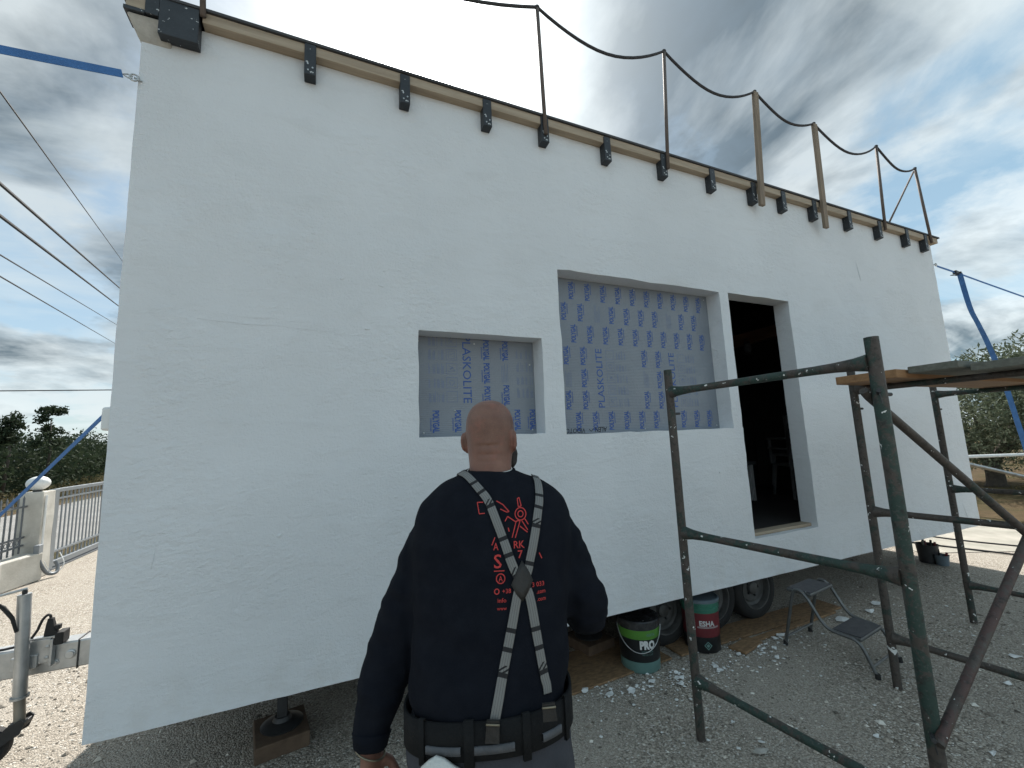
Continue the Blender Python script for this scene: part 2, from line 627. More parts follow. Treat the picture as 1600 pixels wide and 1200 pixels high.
def sheet(name, pts, z, mat, kind='structure'):
    mb = MB()
    mb.add([(x, y, z) for x, y in pts], [tuple(range(len(pts)))])
    return tag(mb.build(name, mat), kind=kind)


sheet('ground', [(-300, -300), (300, -300), (300, 300), (-300, 300)], -.012, M_FIELD)
sheet('gravel_yard', [(-3.9, -22), (13.0, -22), (11.5, -3), (9.8, 1.2), (9.2, 3.4), (8.5, 12), (-3.9, 12)], -.004, M_GRAVEL)
sheet('road', [(-9.0, -60), (-4.6, -60), (-4.6, 80), (-9.0, 80)], -.006, M_ROAD)
sheet('concrete_apron', [(7.05, .62), (9.6, -.75), (11.3, -.9), (10.0, 1.0), (8.9, 2.0), (7.6, 2.3)], .002, M_CONC)

# ---------------------------------------------------------------- gravel stones (real relief near the camera)


def scatter_stones(n, region, smin, smax, z=-.004, flat=.55):
    base = np.array([(1, 0, 0), (-1, 0, 0), (0, 1, 0), (0, -1, 0), (0, 0, 1), (0, 0, -1)], float)
    fc = [(0, 2, 4), (2, 1, 4), (1, 3, 4), (3, 0, 4), (2, 0, 5), (1, 2, 5), (3, 1, 5), (0, 3, 5)]
    V, F = [], []
    for i in range(n):
        x, y = region(i)
        s = smin + (smax - smin) * RNG.random() ** 2.4
        p = base * (s * (0.6 + .8 * RNG.random((6, 1))))
        a = RNG.random() * 6.283
        ca, sa = math.cos(a), math.sin(a)
        q = np.empty_like(p)
        q[:, 0] = p[:, 0] * ca - p[:, 1] * sa + x
        q[:, 1] = p[:, 0] * sa + p[:, 1] * ca + y
        q[:, 2] = p[:, 2] * flat + z + s * .2
        k = len(V)
        V += [tuple(t) for t in q]
        F += [(a_ + k, b_ + k, c_ + k) for a_, b_, c_ in fc]
    return V, F


def reg(i):
    while True:
        x = RNG.uniform(-2.6, 6.6)
        y = RNG.uniform(-1.9, 2.4)
        if y < .25 or x < -.2 or RNG.random() < .25:
            return x, y


V, F = scatter_stones(15000, reg, .003, .013)
mb = MB()
me = bpy.data.meshes.new('gravel')
me.from_pydata(V, [], F)
V2, F2 = scatter_stones(700, reg, .009, .026, flat=.5)
me2 = bpy.data.meshes.new('gravel_large')
me2.from_pydata(V2, [], F2)
tag(link('larger_stones', me2, M_PEBBLE), 'scattered larger stones among the yard gravel', 'stones', kind='stuff')
tag(link('gravel', me, M_PEBBLE), 'loose pale gravel stones lying over the yard', 'gravel', kind='stuff')

# ================================================================ TINY HOUSE
XL, XR = -.929, 6.964
ZB = .457


def ztop(x):
    return 3.968 - .0098 * (x - XL)


TH = .15
house = empty('tiny_house', (3.0, 1.15, ZB), 'long white rendered tiny house with filmed windows and open doorway', 'house')
OPEN = [(.496, 1.343, 1.689, 2.344), (1.5, 3.116, 1.678, 2.865), (3.224, 4.039, .771, 2.869)]


def wall_front():
    xs = sorted({XL, XR, *[a for o in OPEN for a in o[:2]]})
    zs = sorted({ZB, 3.85, *[a for o in OPEN for a in o[2:]]})

    def fine(l, step):
        r = [l[0]]
        for a, b in zip(l, l[1:]):
            k = max(1, round((b - a) / step))
            r += [a + (b - a) * j / k for j in range(1, k + 1)]
        return r
    xs, zs = fine(xs, .11), fine(zs, .11)
    zs.append(9.0)
    bm = bmesh.new()
    rng = random.Random(3)
    fr, bk = {}, {}
    for i, x in enumerate(xs):
        for j, z in enumerate(zs):
            zz = ztop(x) if z > 8 else z
            edge = any((abs(x - a) < 1e-6 or abs(x - b) < 1e-6) and c - 1e-6 <= z <= d + 1e-6 or
                       (abs(z - c) < 1e-6 or abs(z - d) < 1e-6) and a - 1e-6 <= x <= b + 1e-6 for a, b, c, d in OPEN)
            outer = i in (0, len(xs) - 1) or j == 0
            jx = rng.gauss(0, .0022 if edge else .0009) if (edge or outer) else 0
            jz = rng.gauss(0, .0022 if edge else .0009) if (edge or outer) else 0
            wy = .004 * noise.noise((x * 1.1, 3.3, zz * 1.1)) + rng.gauss(0, .0006)
            fr[i, j] = bm.verts.new((x + jx, wy, zz + jz))
            bk[i, j] = bm.verts.new((x + jx * .3, TH, zz + jz * .3))

    def solid(i, j):
        if not (0 <= i < len(xs) - 1 and 0 <= j < len(zs) - 1):
            return False
        x, z = (xs[i] + xs[i + 1]) / 2, (zs[j] + min(zs[j + 1], 4)) / 2
        return not any(a < x < b and c < z < d for a, b, c, d in OPEN)
    for i in range(len(xs) - 1):
        for j in range(len(zs) - 1):
            if not solid(i, j):
                continue
            bm.faces.new((fr[i, j], fr[i + 1, j], fr[i + 1, j + 1], fr[i, j + 1]))
            bm.faces.new((bk[i, j + 1], bk[i + 1, j + 1], bk[i + 1, j], bk[i, j]))
            if not solid(i - 1, j):
                bm.faces.new((fr[i, j + 1], bk[i, j + 1], bk[i, j], fr[i, j]))
            if not solid(i + 1, j):
                bm.faces.new((fr[i + 1, j], bk[i + 1, j], bk[i + 1, j + 1], fr[i + 1, j + 1]))
            if not solid(i, j - 1):
                bm.faces.new((fr[i, j], bk[i, j], bk[i + 1, j], fr[i + 1, j]))
            if not solid(i, j + 1):
                bm.faces.new((fr[i + 1, j + 1], bk[i + 1, j + 1], bk[i, j + 1], fr[i, j + 1]))
    me = bpy.data.meshes.new('front_wall')
    bm.normal_update()
    bm.to_mesh(me)
    bm.free()
    return me


me = wall_front()
link('front_wall', me, M_RENDER, house, smooth=True, bevel=.005, seg=2)
MB().box(XL + .002, XL + TH, TH + .002, 2.35, ZB, 3.955).build('side_wall', M_RENDER, house, bevel=.006)
MB().box(XR - TH, XR - .002, TH + .002, 2.35, ZB, 3.885).build('side_wall', M_RENDER, house, bevel=.006)
MB().box(XL, XR, 2.352, 2.5, .24, 3.87).build('back_wall', M_RENDER, house, bevel=.006)  # unseen; bottom edge carried low to block light from under the house
# render drips, ridges and blobs left by the trowel
rr = random.Random(5)


def ridge_bits(n):
    mb = MB()
    k = 0
    while k < n:
        x, z = rr.uniform(XL + .1, XR - .1), rr.uniform(ZB + .1, 3.5)
        if any(a - .1 < x < b + .1 and c - .1 < z < d + .1 for a, b, c, d in OPEN):
            continue
        L = rr.uniform(.05, .32)
        an = rr.gauss(.12, .25) if rr.random() < .75 else rr.gauss(1.4, .3)
        pts = []
        bend = rr.gauss(0, .12)
        for t in np.linspace(-.5, .5, 6):
            a = an + bend * t
            pts.append((x + L * t * math.cos(a), -.0008, z + L * t * math.sin(a)))
        h = rr.uniform(.0012, .0028)
        mb.tube(pts, [h * .2, h * .8, h, h * .9, h * .6, h * .1], 6, flat=.8)
        k += 1
    return mb


def trowel_marks(mb):
    rz_ = random.Random(8)

    def run(x0, z0, x1, z1, h, wob=.004, n=22):
        pts = [(x0 + (x1 - x0) * t, -.0006, z0 + (z1 - z0) * t + wob * noise.noise((t * 5 + x0 * 3, z0 * 7, 0))) for t in np.linspace(0, 1, n)]
        mb.tube(pts, [h * (.15 + .85 * abs(noise.noise((t * 9 + x0, z0 * 3, 2)))) for t in np.linspace(0, 1, n)], 6, flat=.8)
    run(-.62, 2.33, .02, 2.30, .0028, .010)
    run(.02, 2.285, .48, 2.30, .0022, .006)
    run(-.5, 2.36, -.1, 2.345, .002, .008)
    run(.38, 1.70, .40, 1.12, .0022, .006)
    run(.45, 1.68, .455, 1.25, .0016, .004)
    run(.05, 1.55, .36, 1.60, .0024, .008)
    run(.1, 1.47, .33, 1.49, .002, .004)
    run(1.40, 1.72, 1.42, 2.2, .003, .012)
    run(1.44, 1.9, 1.46, 2.25, .0022, .010)
    run(1.38, 1.95, 1.49, 1.97, .0022, .008)
    run(2.2, 1.42, 3.1, 1.44, .0022, .010)
    run(2.6, 1.2, 3.2, 1.27, .002, .012)
    run(4.6, 1.9, 5.3, 1.96, .0022, .014)
    run(-.55, .52, -.2, .585, .0026, .010)
    run(.3, .70, .55, .74, .0024, .008)
    for k in range(8):
        x = -.50 + k * .017
        run(x, .915 - .02 * (k % 3), x + .006, .975 - .008 * (k % 2), .0022, .002, 6)
    for k in range(9):
        x, z = .42 + k * .028, 2.66 + k * .022
        run(x, z, x + .05, z - .13 - .03 * (k % 3), .0017, .004, 8)
        run(x + .12, z + .22, x + .15, z + .08, .0015, .004, 8)
    for (x, z) in ((.06, 2.62), (.30, 2.70), (.28, 2.60), (.20, 2.33), (.44, 2.39), (.36, 1.36), (-.22, 1.22), (2.9, 1.33)):
        mb.ell((x, -.001, z), (rz_.uniform(.010, .02), .004, rz_.uniform(.005, .009)), 10, 6, Matrix.Rotation(rz_.uniform(-.8, .8), 4, 'Y'))
    return mb


trowel_marks(ridge_bits(10)).build('trowel_ridges', M_RENDER, house, smooth='all')['kind'] = 'stuff'
# floor, ceiling, lining
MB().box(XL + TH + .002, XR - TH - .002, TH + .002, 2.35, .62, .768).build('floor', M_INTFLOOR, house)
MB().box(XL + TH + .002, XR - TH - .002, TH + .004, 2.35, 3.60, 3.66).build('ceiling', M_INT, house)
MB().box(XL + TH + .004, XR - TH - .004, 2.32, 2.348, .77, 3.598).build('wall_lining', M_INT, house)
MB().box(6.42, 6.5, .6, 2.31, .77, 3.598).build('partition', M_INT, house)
MB().box(3.226, 4.037, .055, .146, .7725, .800).build('door_threshold', M_TIMBER, house, bevel=.003)
MB().box(5.0, 5.11, .3, 2.3, 2.78, 2.93).build('timber_beam', pm('dark_beam_timber', (.15, .07, .035), .8, 0, (.10, .048, .025), 6, aniso=(6, .5, 8)), house, bevel=.004)
# under-side plate
MB().box(XL + .16, XR - .16, .16, 2.34, ZB + .01, ZB + .08).build('base_plate', M_DKSTEEL, house)

# roof: fascia, flashing, brackets
O = .056


def slope_box(x0, x1, y0, y1, d0, d1):
    mb = MB()
    b = [(x0, y0, ztop(x0) + d0), (x1, y0, ztop(x1) + d0), (x1, y1, ztop(x1) + d0), (x0, y1, ztop(x0) + d0)]
    t = [(x0, y0, ztop(x0) + d1), (x1, y0, ztop(x1) + d1), (x1, y1, ztop(x1) + d1), (x0, y1, ztop(x0) + d1)]
    return mb.hexa(b, t)


roof = slope_box(-1.02, 7.05, -O - .012, 2.6, .066, .082).build('roof', M_ROOF, house)
slope_box(-.66, 7.02, -O, .06, .0015, .064).build('fascia_board', M_TIMBER, house, bevel=.003)
slope_box(-.985, -.905, -O, .06, -.028, .064).build('fascia_board', M_TIMBER, house, bevel=.003)
slope_box(-.904, -.846, -O - .006, .06, -.045, .0645).build('corner_flashing', M_BLACKMETAL, house, bevel=.002)
slope_box(-.992, -.905, -O - .004, .06, -.050, -.029).build('corner_flashing', M_BLACKMETAL, house, bevel=.002)
slope_box(-.99, -.93, .062, 2.5, .0015, .064).build('barge_board', M_TIMBER, house, bevel=.003)
slope_box(XR + .004, 7.02, .062, 2.5, .0015, .064).build('barge_board', M_TIMBER, house, bevel=.003)
slope_box(-.78, 6.8, .07, 2.45, -.005, .064).build('roof_core', M_INT, house)
# corner mortar fillet
mb = MB()
mb.hexa([(-.932, -.002, 3.80), (-.80, -.002, 3.80), (-.80, .1, 3.80), (-.932, .1, 3.80)],
        [(-.985, -O + .006, 3.917), (-.80, -O + .006, 3.917), (-.80, .1, 3.917), (-.985, .1, 3.917)])
mb.build('mortar_fillet', M_MORTAR, house, bevel=.012, seg=3)
BR = [-.13, .42, .98, 1.43, 1.985, 2.56, 3.12, 3.655, 4.08, 4.56, 5.16, 5.73, 6.30, 6.72]
mb = slope_box(-.845, -.672, -O - .008, -.001, -.142, .0655)
mb.build('rafter_bracket', M_BLACKMETAL, house, bevel=.003)
proto = None
for i, x in enumerate(BR):
    if proto is None:
        b = MB()
        x0, x1, y0, y1 = x - .031, x + .031, -O - .009, -.001
        zt = ztop(x)
        b.hexa([(x0, y0, zt - .137), (x1, y0, zt - .137), (x1, y1, zt - .142), (x0, y1, zt - .142)],
               [(x0, y0, zt + .0655), (x1, y0, zt + .0655), (x1, y1, zt + .0655), (x0, y1, zt + .0655)])
        proto = b.build('rafter_bracket', M_BLACKMETAL, house, bevel=.003)
        for dx, dz in ((-.012, -.07), (.014, -.09), (-.01, -.11)):
            MB().lathe([(.005, 0), (.005, .003), (.0, .004)], n=8, M=Matrix.Translation((x + dx, y0, zt + dz)) @ Matrix.Rotation(R(90), 4, 'X')).build('screw', M_STEEL, proto)
        x_0 = x
    else:
        c = proto.copy()
        COL.objects.link(c)
        c.location.x += x - x_0
        c.location.z += ztop(x) - ztop(x_0) - .001 - .012 * ((i * 37) % 10) / 10
        c.scale.x = 1.0
        for s in proto.children:
            q = s.copy()
            COL.objects.link(q)
            q.parent = c

# rope railing on the roof edge
yp = -O - .028
TOPS = []
posts = [(-.654, 3.99, -.70, 4.93, 'm'), (1.429, 3.86, 1.408, 4.89, 'm'), (2.587, 3.86, 2.66, 4.975, 'm'), (3.70, 3.735, 3.81, 4.95, 'w'),
         (4.65, 3.675, 4.71, 4.86, 'w'), (5.81, 3.86, 5.88, 4.90, 'm'), (6.82, 3.86, 6.70, 4.81, 'm')]
for xb, zb, xt, zt, k in posts:
    if k == 'm':
        MB().tube([(xb, yp + .012, zb), (xt, yp, zt)], .0145, 10).build('railing_post', M_POST, house, smooth='all')
    else:
        mb = MB()
        w, d = .031, .011
        mb.hexa([(xb - w, yp - d - .008, zb), (xb + w, yp - d - .008, zb), (xb + w, yp + d, zb), (xb - w, yp + d, zb)],
                [(xt - w, yp - d - .008, zt), (xt + w, yp - d - .008, zt), (xt + w, yp + d, zt), (xt - w, yp + d, zt)])
        mb.build('railing_post', M_TIMBER_Z, house, bevel=.003)
    TOPS.append((xt, yp, zt))
MB().tube([(5.97, yp + .05, 3.965), (6.68, yp + .01, 4.78)], .010, 8).build('railing_brace', M_POST, house, smooth='all')
pts = []
for (a, b) in zip(TOPS, TOPS[1:]):
    L = b[0] - a[0]
    sag = .24 if L > 1.6 else (.21 if L > 1.0 else .15)
    for t in np.linspace(0, 1, 15)[:-1]:
        s = 4 * t * (1 - t)
        pts.append((a[0] + L * t, yp - .004 * math.sin(t * 9), a[2] + (b[2] - a[2]) * t - sag * s + .014))
pts.append((TOPS[-1][0], yp, TOPS[-1][2] + .012))
MB().tube(pts, .0115, 8).build('railing_rope', M_ROPE, house, smooth='all')
for (x_, y_, z_) in TOPS:
    MB().ell((x_, y_, z_ + .012), (.021, .019, .017), 12, 8).build('rope_knot', M_ROPE, house, smooth='all')
# socket box on the end wall
mb = MB().box(-.972, XL - .001, .03, .15, 1.775, 1.885)
sb = mb.build('socket_box', M_WHITEPL, house, bevel=.012, seg=3)
MB().box(-.976, -.9715, .05, .13, 1.825, 1.87).build('socket_cover', M_WHITEPL, sb, bevel=.002)
# strap eyes
for x, z in ((XL - .012, 3.575), (XR + .018, 3.625)):
    mb = MB()
    ring = [(x + .018 * math.cos(a), -.012, z + .018 * math.sin(a)) for a in np.linspace(0, 2 * math.pi, 14)]
    mb.tube(ring, .005, 6, cap=False)
    mb.tube([(x, -.012, z), (x + (.03 if x < 0 else -.03), .004, z)], .006, 6)
    mb.build('strap_eye', M_STEEL, house, smooth=True)

# ---------------------------------------------------------------- printed sheets
_tc = {}


def text2d(s, bold=0.0):
    """flat text as (verts, faces) normalised to cap height 1, origin bottom left"""
    key = (s, bold)
    if key in _tc:
        return _tc[key]
    cu_ = bpy.data.curves.new('t', 'FONT')
    cu_.body = s
    cu_.size = 1.0
    cu_.resolution_u = 2
    cu_.offset = bold
    o = bpy.data.objects.new('t', cu_)
    COL.objects.link(o)
    dg = bpy.context.evaluated_depsgraph_get()
    dg.update()
    me = bpy.data.meshes.new_from_object(o.evaluated_get(dg))
    bpy.data.objects.remove(o)
    bm = bmesh.new()
    bm.from_mesh(me)
    bmesh.ops.triangulate(bm, faces=bm.faces)
    bm.verts.index_update()
    vs = [(v.co.x / .7, v.co.y / .7) for v in bm.verts]
    fs = [tuple(v.index for v in f.verts) for f in bm.faces]
    bm.free()
    x0 = min(v[0] for v in vs)
    vs = [(a - x0, b) for a, b in vs]
    _tc[key] = (vs, fs, max(v[0] for v in vs))
    return _tc[key]


class Print2D:
    """flat marks laid out on a sheet with (x, z) coordinates"""
    def __init__(self, y):
        self.mb = MB()
        self.y = y

    def text(self, s, x, z, h, length=None, rot=0, bold=0.0, skew=0.0):
        vs, fs, w = text2d(s, bold)
        kx = (length / w) if length else h
        a = R(rot)
        ca, sa = math.cos(a), math.sin(a)
        out = []
        for p, q in vs:
            p2, q2 = (p - w / 2) * kx + q * h * skew, (q - .5) * h
            out.append((x + p2 * ca - q2 * sa, self.y, z + p2 * sa + q2 * ca))
        self.mb.add(out, fs)

    def rect(self, x0, x1, z0, z1):
        self.mb.add([(x0, self.y, z0), (x1, self.y, z0), (x1, self.y, z1), (x0, self.y, z1)], [(0, 1, 2, 3)])

    def frame(self, x0, x1, z0, z1, w=.0028):
        self.rect(x0, x1, z0, z0 + w)
        self.rect(x0, x1, z1 - w, z1)
        self.rect(x0, x0 + w, z0 + w, z1 - w)
        self.rect(x1 - w, x1, z0 + w, z1 - w)

    def line(self, p, q, w=.003):
        p, q = Vector((p[0], 0, p[1])), Vector((q[0], 0, q[1]))
        d = (q - p).normalized()
        n = Vector((-d.z, 0, d.x)) * w / 2
        self.mb.add([(a.x, self.y, a.z) for a in (p - n, q - n, q + n, p + n)], [(0, 1, 2, 3)])


LOGO = {}


def logo(sh, x, z, up):
    if up not in LOGO:
        P = Print2D(0)
        P.text('POLYGAL', -.010 * up, 0, .040, .142, 90 * up, bold=.045)
        P.text('polycarbonate', .022 * up, .020 * up, .013, .080, 90 * up, bold=.02)
        LOGO[up] = P.mb.mesh('logo_print')
    o = link('logo_print', LOGO[up], M_PRINT, sh)
    o.matrix_basis = Matrix.Translation((x, Y1, z))
    return o


def word(sh, s, x, z, h, L, rot, bold):
    P = Print2D(Y1)
    P.text(s, x, z, h, L, rot, bold=bold)
    return P.mb.build('brand_word', M_PRINT, sh)



def block(sh, Q, x, z, up, rng):
    """large word + icons + small print; up=1 reads upwards"""
    word(sh, 'PLASKOLITE', x, z, .058, .455, 90 * up, .004)
    for k in range(5):
        zc = z + (-.185 + k * .0925) * up
        xa = x + .105 * up
        Q.frame(xa - .037, xa + .037, zc - .036, zc + .036)
        if k == 0:
            Q.line((xa - .02, zc - .02), (xa + .02, zc + .02))
            Q.line((xa - .02, zc + .02), (xa + .015, zc - .02))
            Q.line((xa - .022, zc), (xa, zc + .026))
        elif k == 1:
            Q.frame(xa - .022, xa + .022, zc - .024, zc + .024, .0022)
            Q.line((xa - .015, zc), (xa + .02, zc + .012))
        elif k == 2:
            Q.line((xa - .024, zc - .02), (xa + .024, zc - .012))
            Q.line((xa - .02, zc + .022), (xa + .024, zc - .012))
            Q.line((xa - .012, zc - .005), (xa + .01, zc + .012), .008)
        elif k == 3:
            for a in range(3):
                t0, t1 = a * 2.094 + .5, a * 2.094 + 2.2
                Q.line((xa + .02 * math.cos(t0), zc + .02 * math.sin(t0)), (xa + .02 * math.cos(t1), zc + .02 * math.sin(t1)), .004)
        for c in range(4):
            xc = xa + (.062 + c * .028) * up
            for w in (-.006, .0, .006):
                L = rng.uniform(.045, .072)
                if rng.random() < .25:
                    continue
                Q.rect(xc + w - .0015, xc + w + .0015, zc - .036, zc - .036 + L)


def small_note(Q, x, z, rng):
    for k in range(5):
        L = rng.uniform(.09, .14)
        Q.rect(x - .022 + k * .011, x - .019 + k * .011, z - .07, z - .07 + L)


rs = random.Random(2)
Y1 = .1375
# large window
sheet1 = MB().box(1.502, 3.114, .138, .148, 1.680, 2.863).build('window_sheet', M_SHEET, house, label='large window closed with a filmed polycarbonate sheet')
Q = Print2D(Y1)
zr = [2.775, 2.606, 2.436, 2.266, 2.096, 1.930, 1.772]
pitch = .1455
for r_, z in enumerate(zr):
    off = .055 if r_ in (0, 2, 6) else .125
    for c in range(11):
        x = 1.5 + off + c * pitch
        if x > 3.07:
            continue
        if r_ == 1 and c in (2, 7):
            small_note(Q, x, z, rs)
            continue
        if r_ in (3, 4, 5) and (c in (2, 3, 4) or c in (7, 8, 9)):
            continue
        if r_ == 4 and c in (0, 5):
            small_note(Q, x, z, rs)
            continue
        logo(sheet1, x, z, 1)
for x in (1.905, 2.635):
    block(sheet1, Q, x, 2.098, 1, rs)
Q.mb.build('sheet_small_print', M_PRINT2, sheet1)['kind'] = 'stuff'
K = Print2D(Y1 - .0004)
K.text('ALEN', 1.885, 1.706, .036, .105, 180, bold=.012, skew=.15)
K.line((1.775, 1.712), (1.795, 1.695), .005)
K.line((1.795, 1.695), (1.815, 1.715), .005)
K.text('VIDOTOU', 1.645, 1.702, .034, .20, 180, bold=.012, skew=.15)
K.mb.build('marker_note', M_INK, sheet1)['kind'] = 'stuff'
# small window
sheet2 = MB().box(.498, 1.341, .138, .148, 1.691, 2.342).build('window_sheet', M_SHEET, house, label='small window closed with a filmed polycarbonate sheet')
Q = Print2D(Y1)
block(sheet2, Q, .845, 2.135, -1, rs)
for x, zl in ((.975, (2.27, 2.11, 1.95)), (1.115, (2.27, 1.96))):
    for z in zl:
        logo(sheet2, x, z, -1)
small_note(Q, 1.115, 2.12, rs)
for x in (.62, .765, 1.19, 1.305, .91, 1.05):
    logo(sheet2, x, 1.79, -1)
for c in range(4):
    for k in range(4):
        for w in (-.007, 0, .007):
            L = rs.uniform(.04, .07)
            xx = 1.215 + c * .034 + w
            if xx < 1.335 and rs.random() < .8:
                Q.rect(xx - .0015, xx + .0015, 2.22 - k * .092, 2.22 - k * .092 + L)
Q.mb.build('sheet_small_print', M_PRINT2, sheet2)['kind'] = 'stuff'
for sh, L in ((sheet1, [(1.53, 2.83), (3.08, 2.83), (3.08, 1.71), (2.3, 2.84), (2.3, 1.70)]), (sheet2, [(.55, 1.72), (.755, 1.86), (.90, 2.31), (1.31, 1.72), (1.31, 2.18), (.52, 2.31)])):
    for x, z in L:
        MB().lathe([(.006, 0), (.006, .002), (.003, .004)], n=8, M=Matrix.Translation((x, .1378, z)) @ Matrix.Rotation(R(90), 4, 'X')).build('screw', M_STEEL, sh)

# ---------------------------------------------------------------- things inside the doorway


M_DIMMEDPL = pm('dimmed_white_plastic', (.17, .175, .18), .6, 0, (.12, .122, .125), 9)  # white plastic darkened in the colour for the dim interior


def plastic_chair(loc, rz, dz, label):
    t = empty('plastic_chair', loc, label, 'chair', 'white plastic chairs inside the house', rz)
    def L(mb, name, smooth=False, bevel=.006):
        return link(name, mb.mesh(name), M_DIMMEDPL, t, smooth, bevel, world=False)
    L(MB().box(-.24, .24, -.22, .22, .40, .425), 'seat')
    for sx in (-1, 1):
        L(MB().tube([(sx * .21, -.2, .42), (sx * .25, -.25, 0)], [.022, .018], 8), 'leg', True, 0)
        L(MB().tube([(sx * .21, .2, .42), (sx * .25, .27, 0)], [.022, .018], 8), 'leg', True, 0)
        L(MB().box(sx * .25 - .03, sx * .25 + .03, -.24, .22, .62, .645), 'armrest')
        L(MB().tube([(sx * .25, -.22, .42), (sx * .25, -.22, .63)], .02, 8), 'arm_support', True, 0)
        L(MB().box(sx * .225 - .02, sx * .225 + .02, .205, .235, .42, .88), 'back_post')
    for k in range(6):
        z = .50 + k * .065
        L(MB().box(-.205, .205, .21, .23, z, z + .032), 'back_slat', bevel=.004)
    L(MB().box(-.245, .245, .205, .235, .885, .93), 'back_rail')
    return t


plastic_chair((5.75, 1.2, .77), R(150), 0, 'lower white plastic armchair of the stack seen dimly through the doorway')
plastic_chair((5.75, 1.2, .90), R(150), 0, 'upper white plastic armchair of the stack seen dimly through the doorway')
t = empty('lantern', (4.97, 1.15, 2.62), 'small dark lantern hanging on the timber beam inside doorway', 'lantern')
MB().lathe([(.05, 2.62), (.055, 2.63), (.05, 2.64)], (4.94, 1.15, 0), 16).build('lantern_base', M_DKSTEEL, t, smooth=True)
MB().lathe([(.03, 2.641), (.045, 2.68), (.04, 2.74), (.02, 2.76)], (4.94, 1.15, 0), 16).build('lantern_glass', M_GREYWEB, t, smooth=True)
MB().lathe([(.035, 2.761), (.02, 2.79), (.005, 2.80)], (4.94, 1.15, 0), 16).build('lantern_cap', M_DKSTEEL, t, smooth=True)
MB().tube([(4.94 + .055 * math.cos(a), 1.15, 2.74 + .09 * math.sin(a)) for a in np.linspace(0, math.pi, 9)], .003, 6).build('lantern_handle', M_DKSTEEL, t)
t = empty('work_table', (4.75, 1.55, .77), 'low cluttered work table under a sheet inside the doorway', 'table')
MB().box(4.35, 5.05, 1.3, 1.9, 1.22, 1.26).build('table_top', M_GREYWEB, t)
for x in (4.4, 5.0):
    for y in (1.35, 1.85):
        MB().box(x - .02, x + .02, y - .02, y + .02, .77, 1.218).build('table_leg', M_WHITEPL, t)
tag(MB().ell((4.7, 1.55, 1.34), (.3, .24, .1), 20, 10).build('dust_sheet', M_GREYWEB, smooth=True), 'crumpled grey dust sheet on the table inside the doorway', 'sheet')

# ================================================================ TRAILER
tr = empty('trailer', (2.5, 1.15, 0), 'galvanised three axle trailer with drawbar under the white house', 'trailer')
for y in (.56, 1.74):
    MB().box(-.75, 6.8, y - .03, y + .03, .30, .455).build('chassis_rail', M_DKSTEEL, tr, bevel=.004)
for x in (-.7, .4, 1.5, 4.4, 5.5, 6.7):
    MB().box(x - .03, x + .03, .592, 1.708, .34, .44).build('cross_member', M_DKSTEEL, tr)
M_RIM = pm('dimmed_rim', (.11, .11, .107), .6, .3, (.06, .06, .058), 12)  # rim grey darkened in the colour for the dimness under the house
HUB = [2.48, 3.0, 3.51]


def wheel(x, y, face):
    w = empty('wheel', (x, y, .258), None, None)
    w.parent = tr
    w.matrix_parent_inverse = pinv(tr)
    Mx = Matrix.Translation((x, y, .258)) @ Matrix.Rotation(R(90 * face), 4, 'X')
    ty = [(.165, -.085), (.19, -.092), (.235, -.088), (.252, -.07), (.259, -.03), (.259, .03), (.252, .07), (.235, .088), (.19, .092), (.165, .085), (.158, .05), (.158, -.05)]
    MB().lathe(ty + [ty[0]], M=Mx, n=40, cap=False).build('tyre', M_RUBBER, w, smooth='all')
    rim = [(.166, .084), (.17, .09), (.160, .09), (.150, .07), (.146, .045), (.120, .03), (.118, .045), (.085, .05), (.055, .035), (.05, .06), (.035, .07), (.0, .07)]
    MB().lathe(rim, M=Mx, n=36, cap=False).build('rim', M_RIM, w, smooth=True)
    for k in range(5):
        a = 2 * math.pi * k / 5
        MB().lathe([(.009, .04), (.009, .058), (.0, .06)], M=Mx @ Matrix.Translation((.068 * math.cos(a), .068 * math.sin(a), 0)), n=6).build('wheel_nut', M_DKSTEEL, w)
    return w


for x in HUB:
    wheel(x, .36, 1)
    wheel(x, 1.94, -1)
    MB().tube([(x, .45, .258), (x, 1.85, .258)], .03, 10).build('axle', M_DKSTEEL, tr, smooth=True)
# drawbar
db = MB().box(-2.75, -.80, 1.06, 1.18, .405, .560).build('drawbar', M_STEEL, tr, bevel=.010, seg=3)
MB().box(-1.372, -1.366, 1.054, 1.186, .40, .566).build('joint_plate', M_DKSTEEL, db)
MB().lathe([(.026, 0), (.026, .005), (.019, .007), (.019, .014), (0, .014)], n=16, M=Matrix.Translation((-1.405, 1.06, .487)) @ Matrix.Rotation(R(90), 4, 'X')).build('bolt', M_STEEL, db, smooth=True)
for bx_, bz_ in ((-1.505, .462), (-1.47, .455)):
    MB().lathe([(.018, 0), (.018, .005), (.012, .006), (.012, .013), (0, .013)], n=8, M=Matrix.Translation((bx_, 1.06, bz_)) @ Matrix.Rotation(R(90), 4, 'X')).build('bolt', M_STEEL, db)
MB().box(-1.585, -1.487, 1.030, 1.056, .47, .605).build('side_bracket', M_STEEL, db, bevel=.004)
MB().box(-1.590, -1.465, 1.028, 1.070, .606, .616).build('bracket_lip', M_STEEL, db, bevel=.002)
MB().box(-1.486, -1.472, 1.018, 1.054, .45, .60).build('bracket_strip', M_STEEL, db, bevel=.002)
for bz_ in (.50, .56):
    MB().lathe([(.010, 0), (.010, .004), (0, .006)], n=8, M=Matrix.Translation((-1.50, 1.03, bz_)) @ Matrix.Rotation(R(90), 4, 'X')).build('bolt', M_STEEL, db)
MB().box(-1.470, -1.430, 1.02, 1.10, .562, .632).build('rubber_buffer', M_RUBBER, db, bevel=.006)
mb = MB()
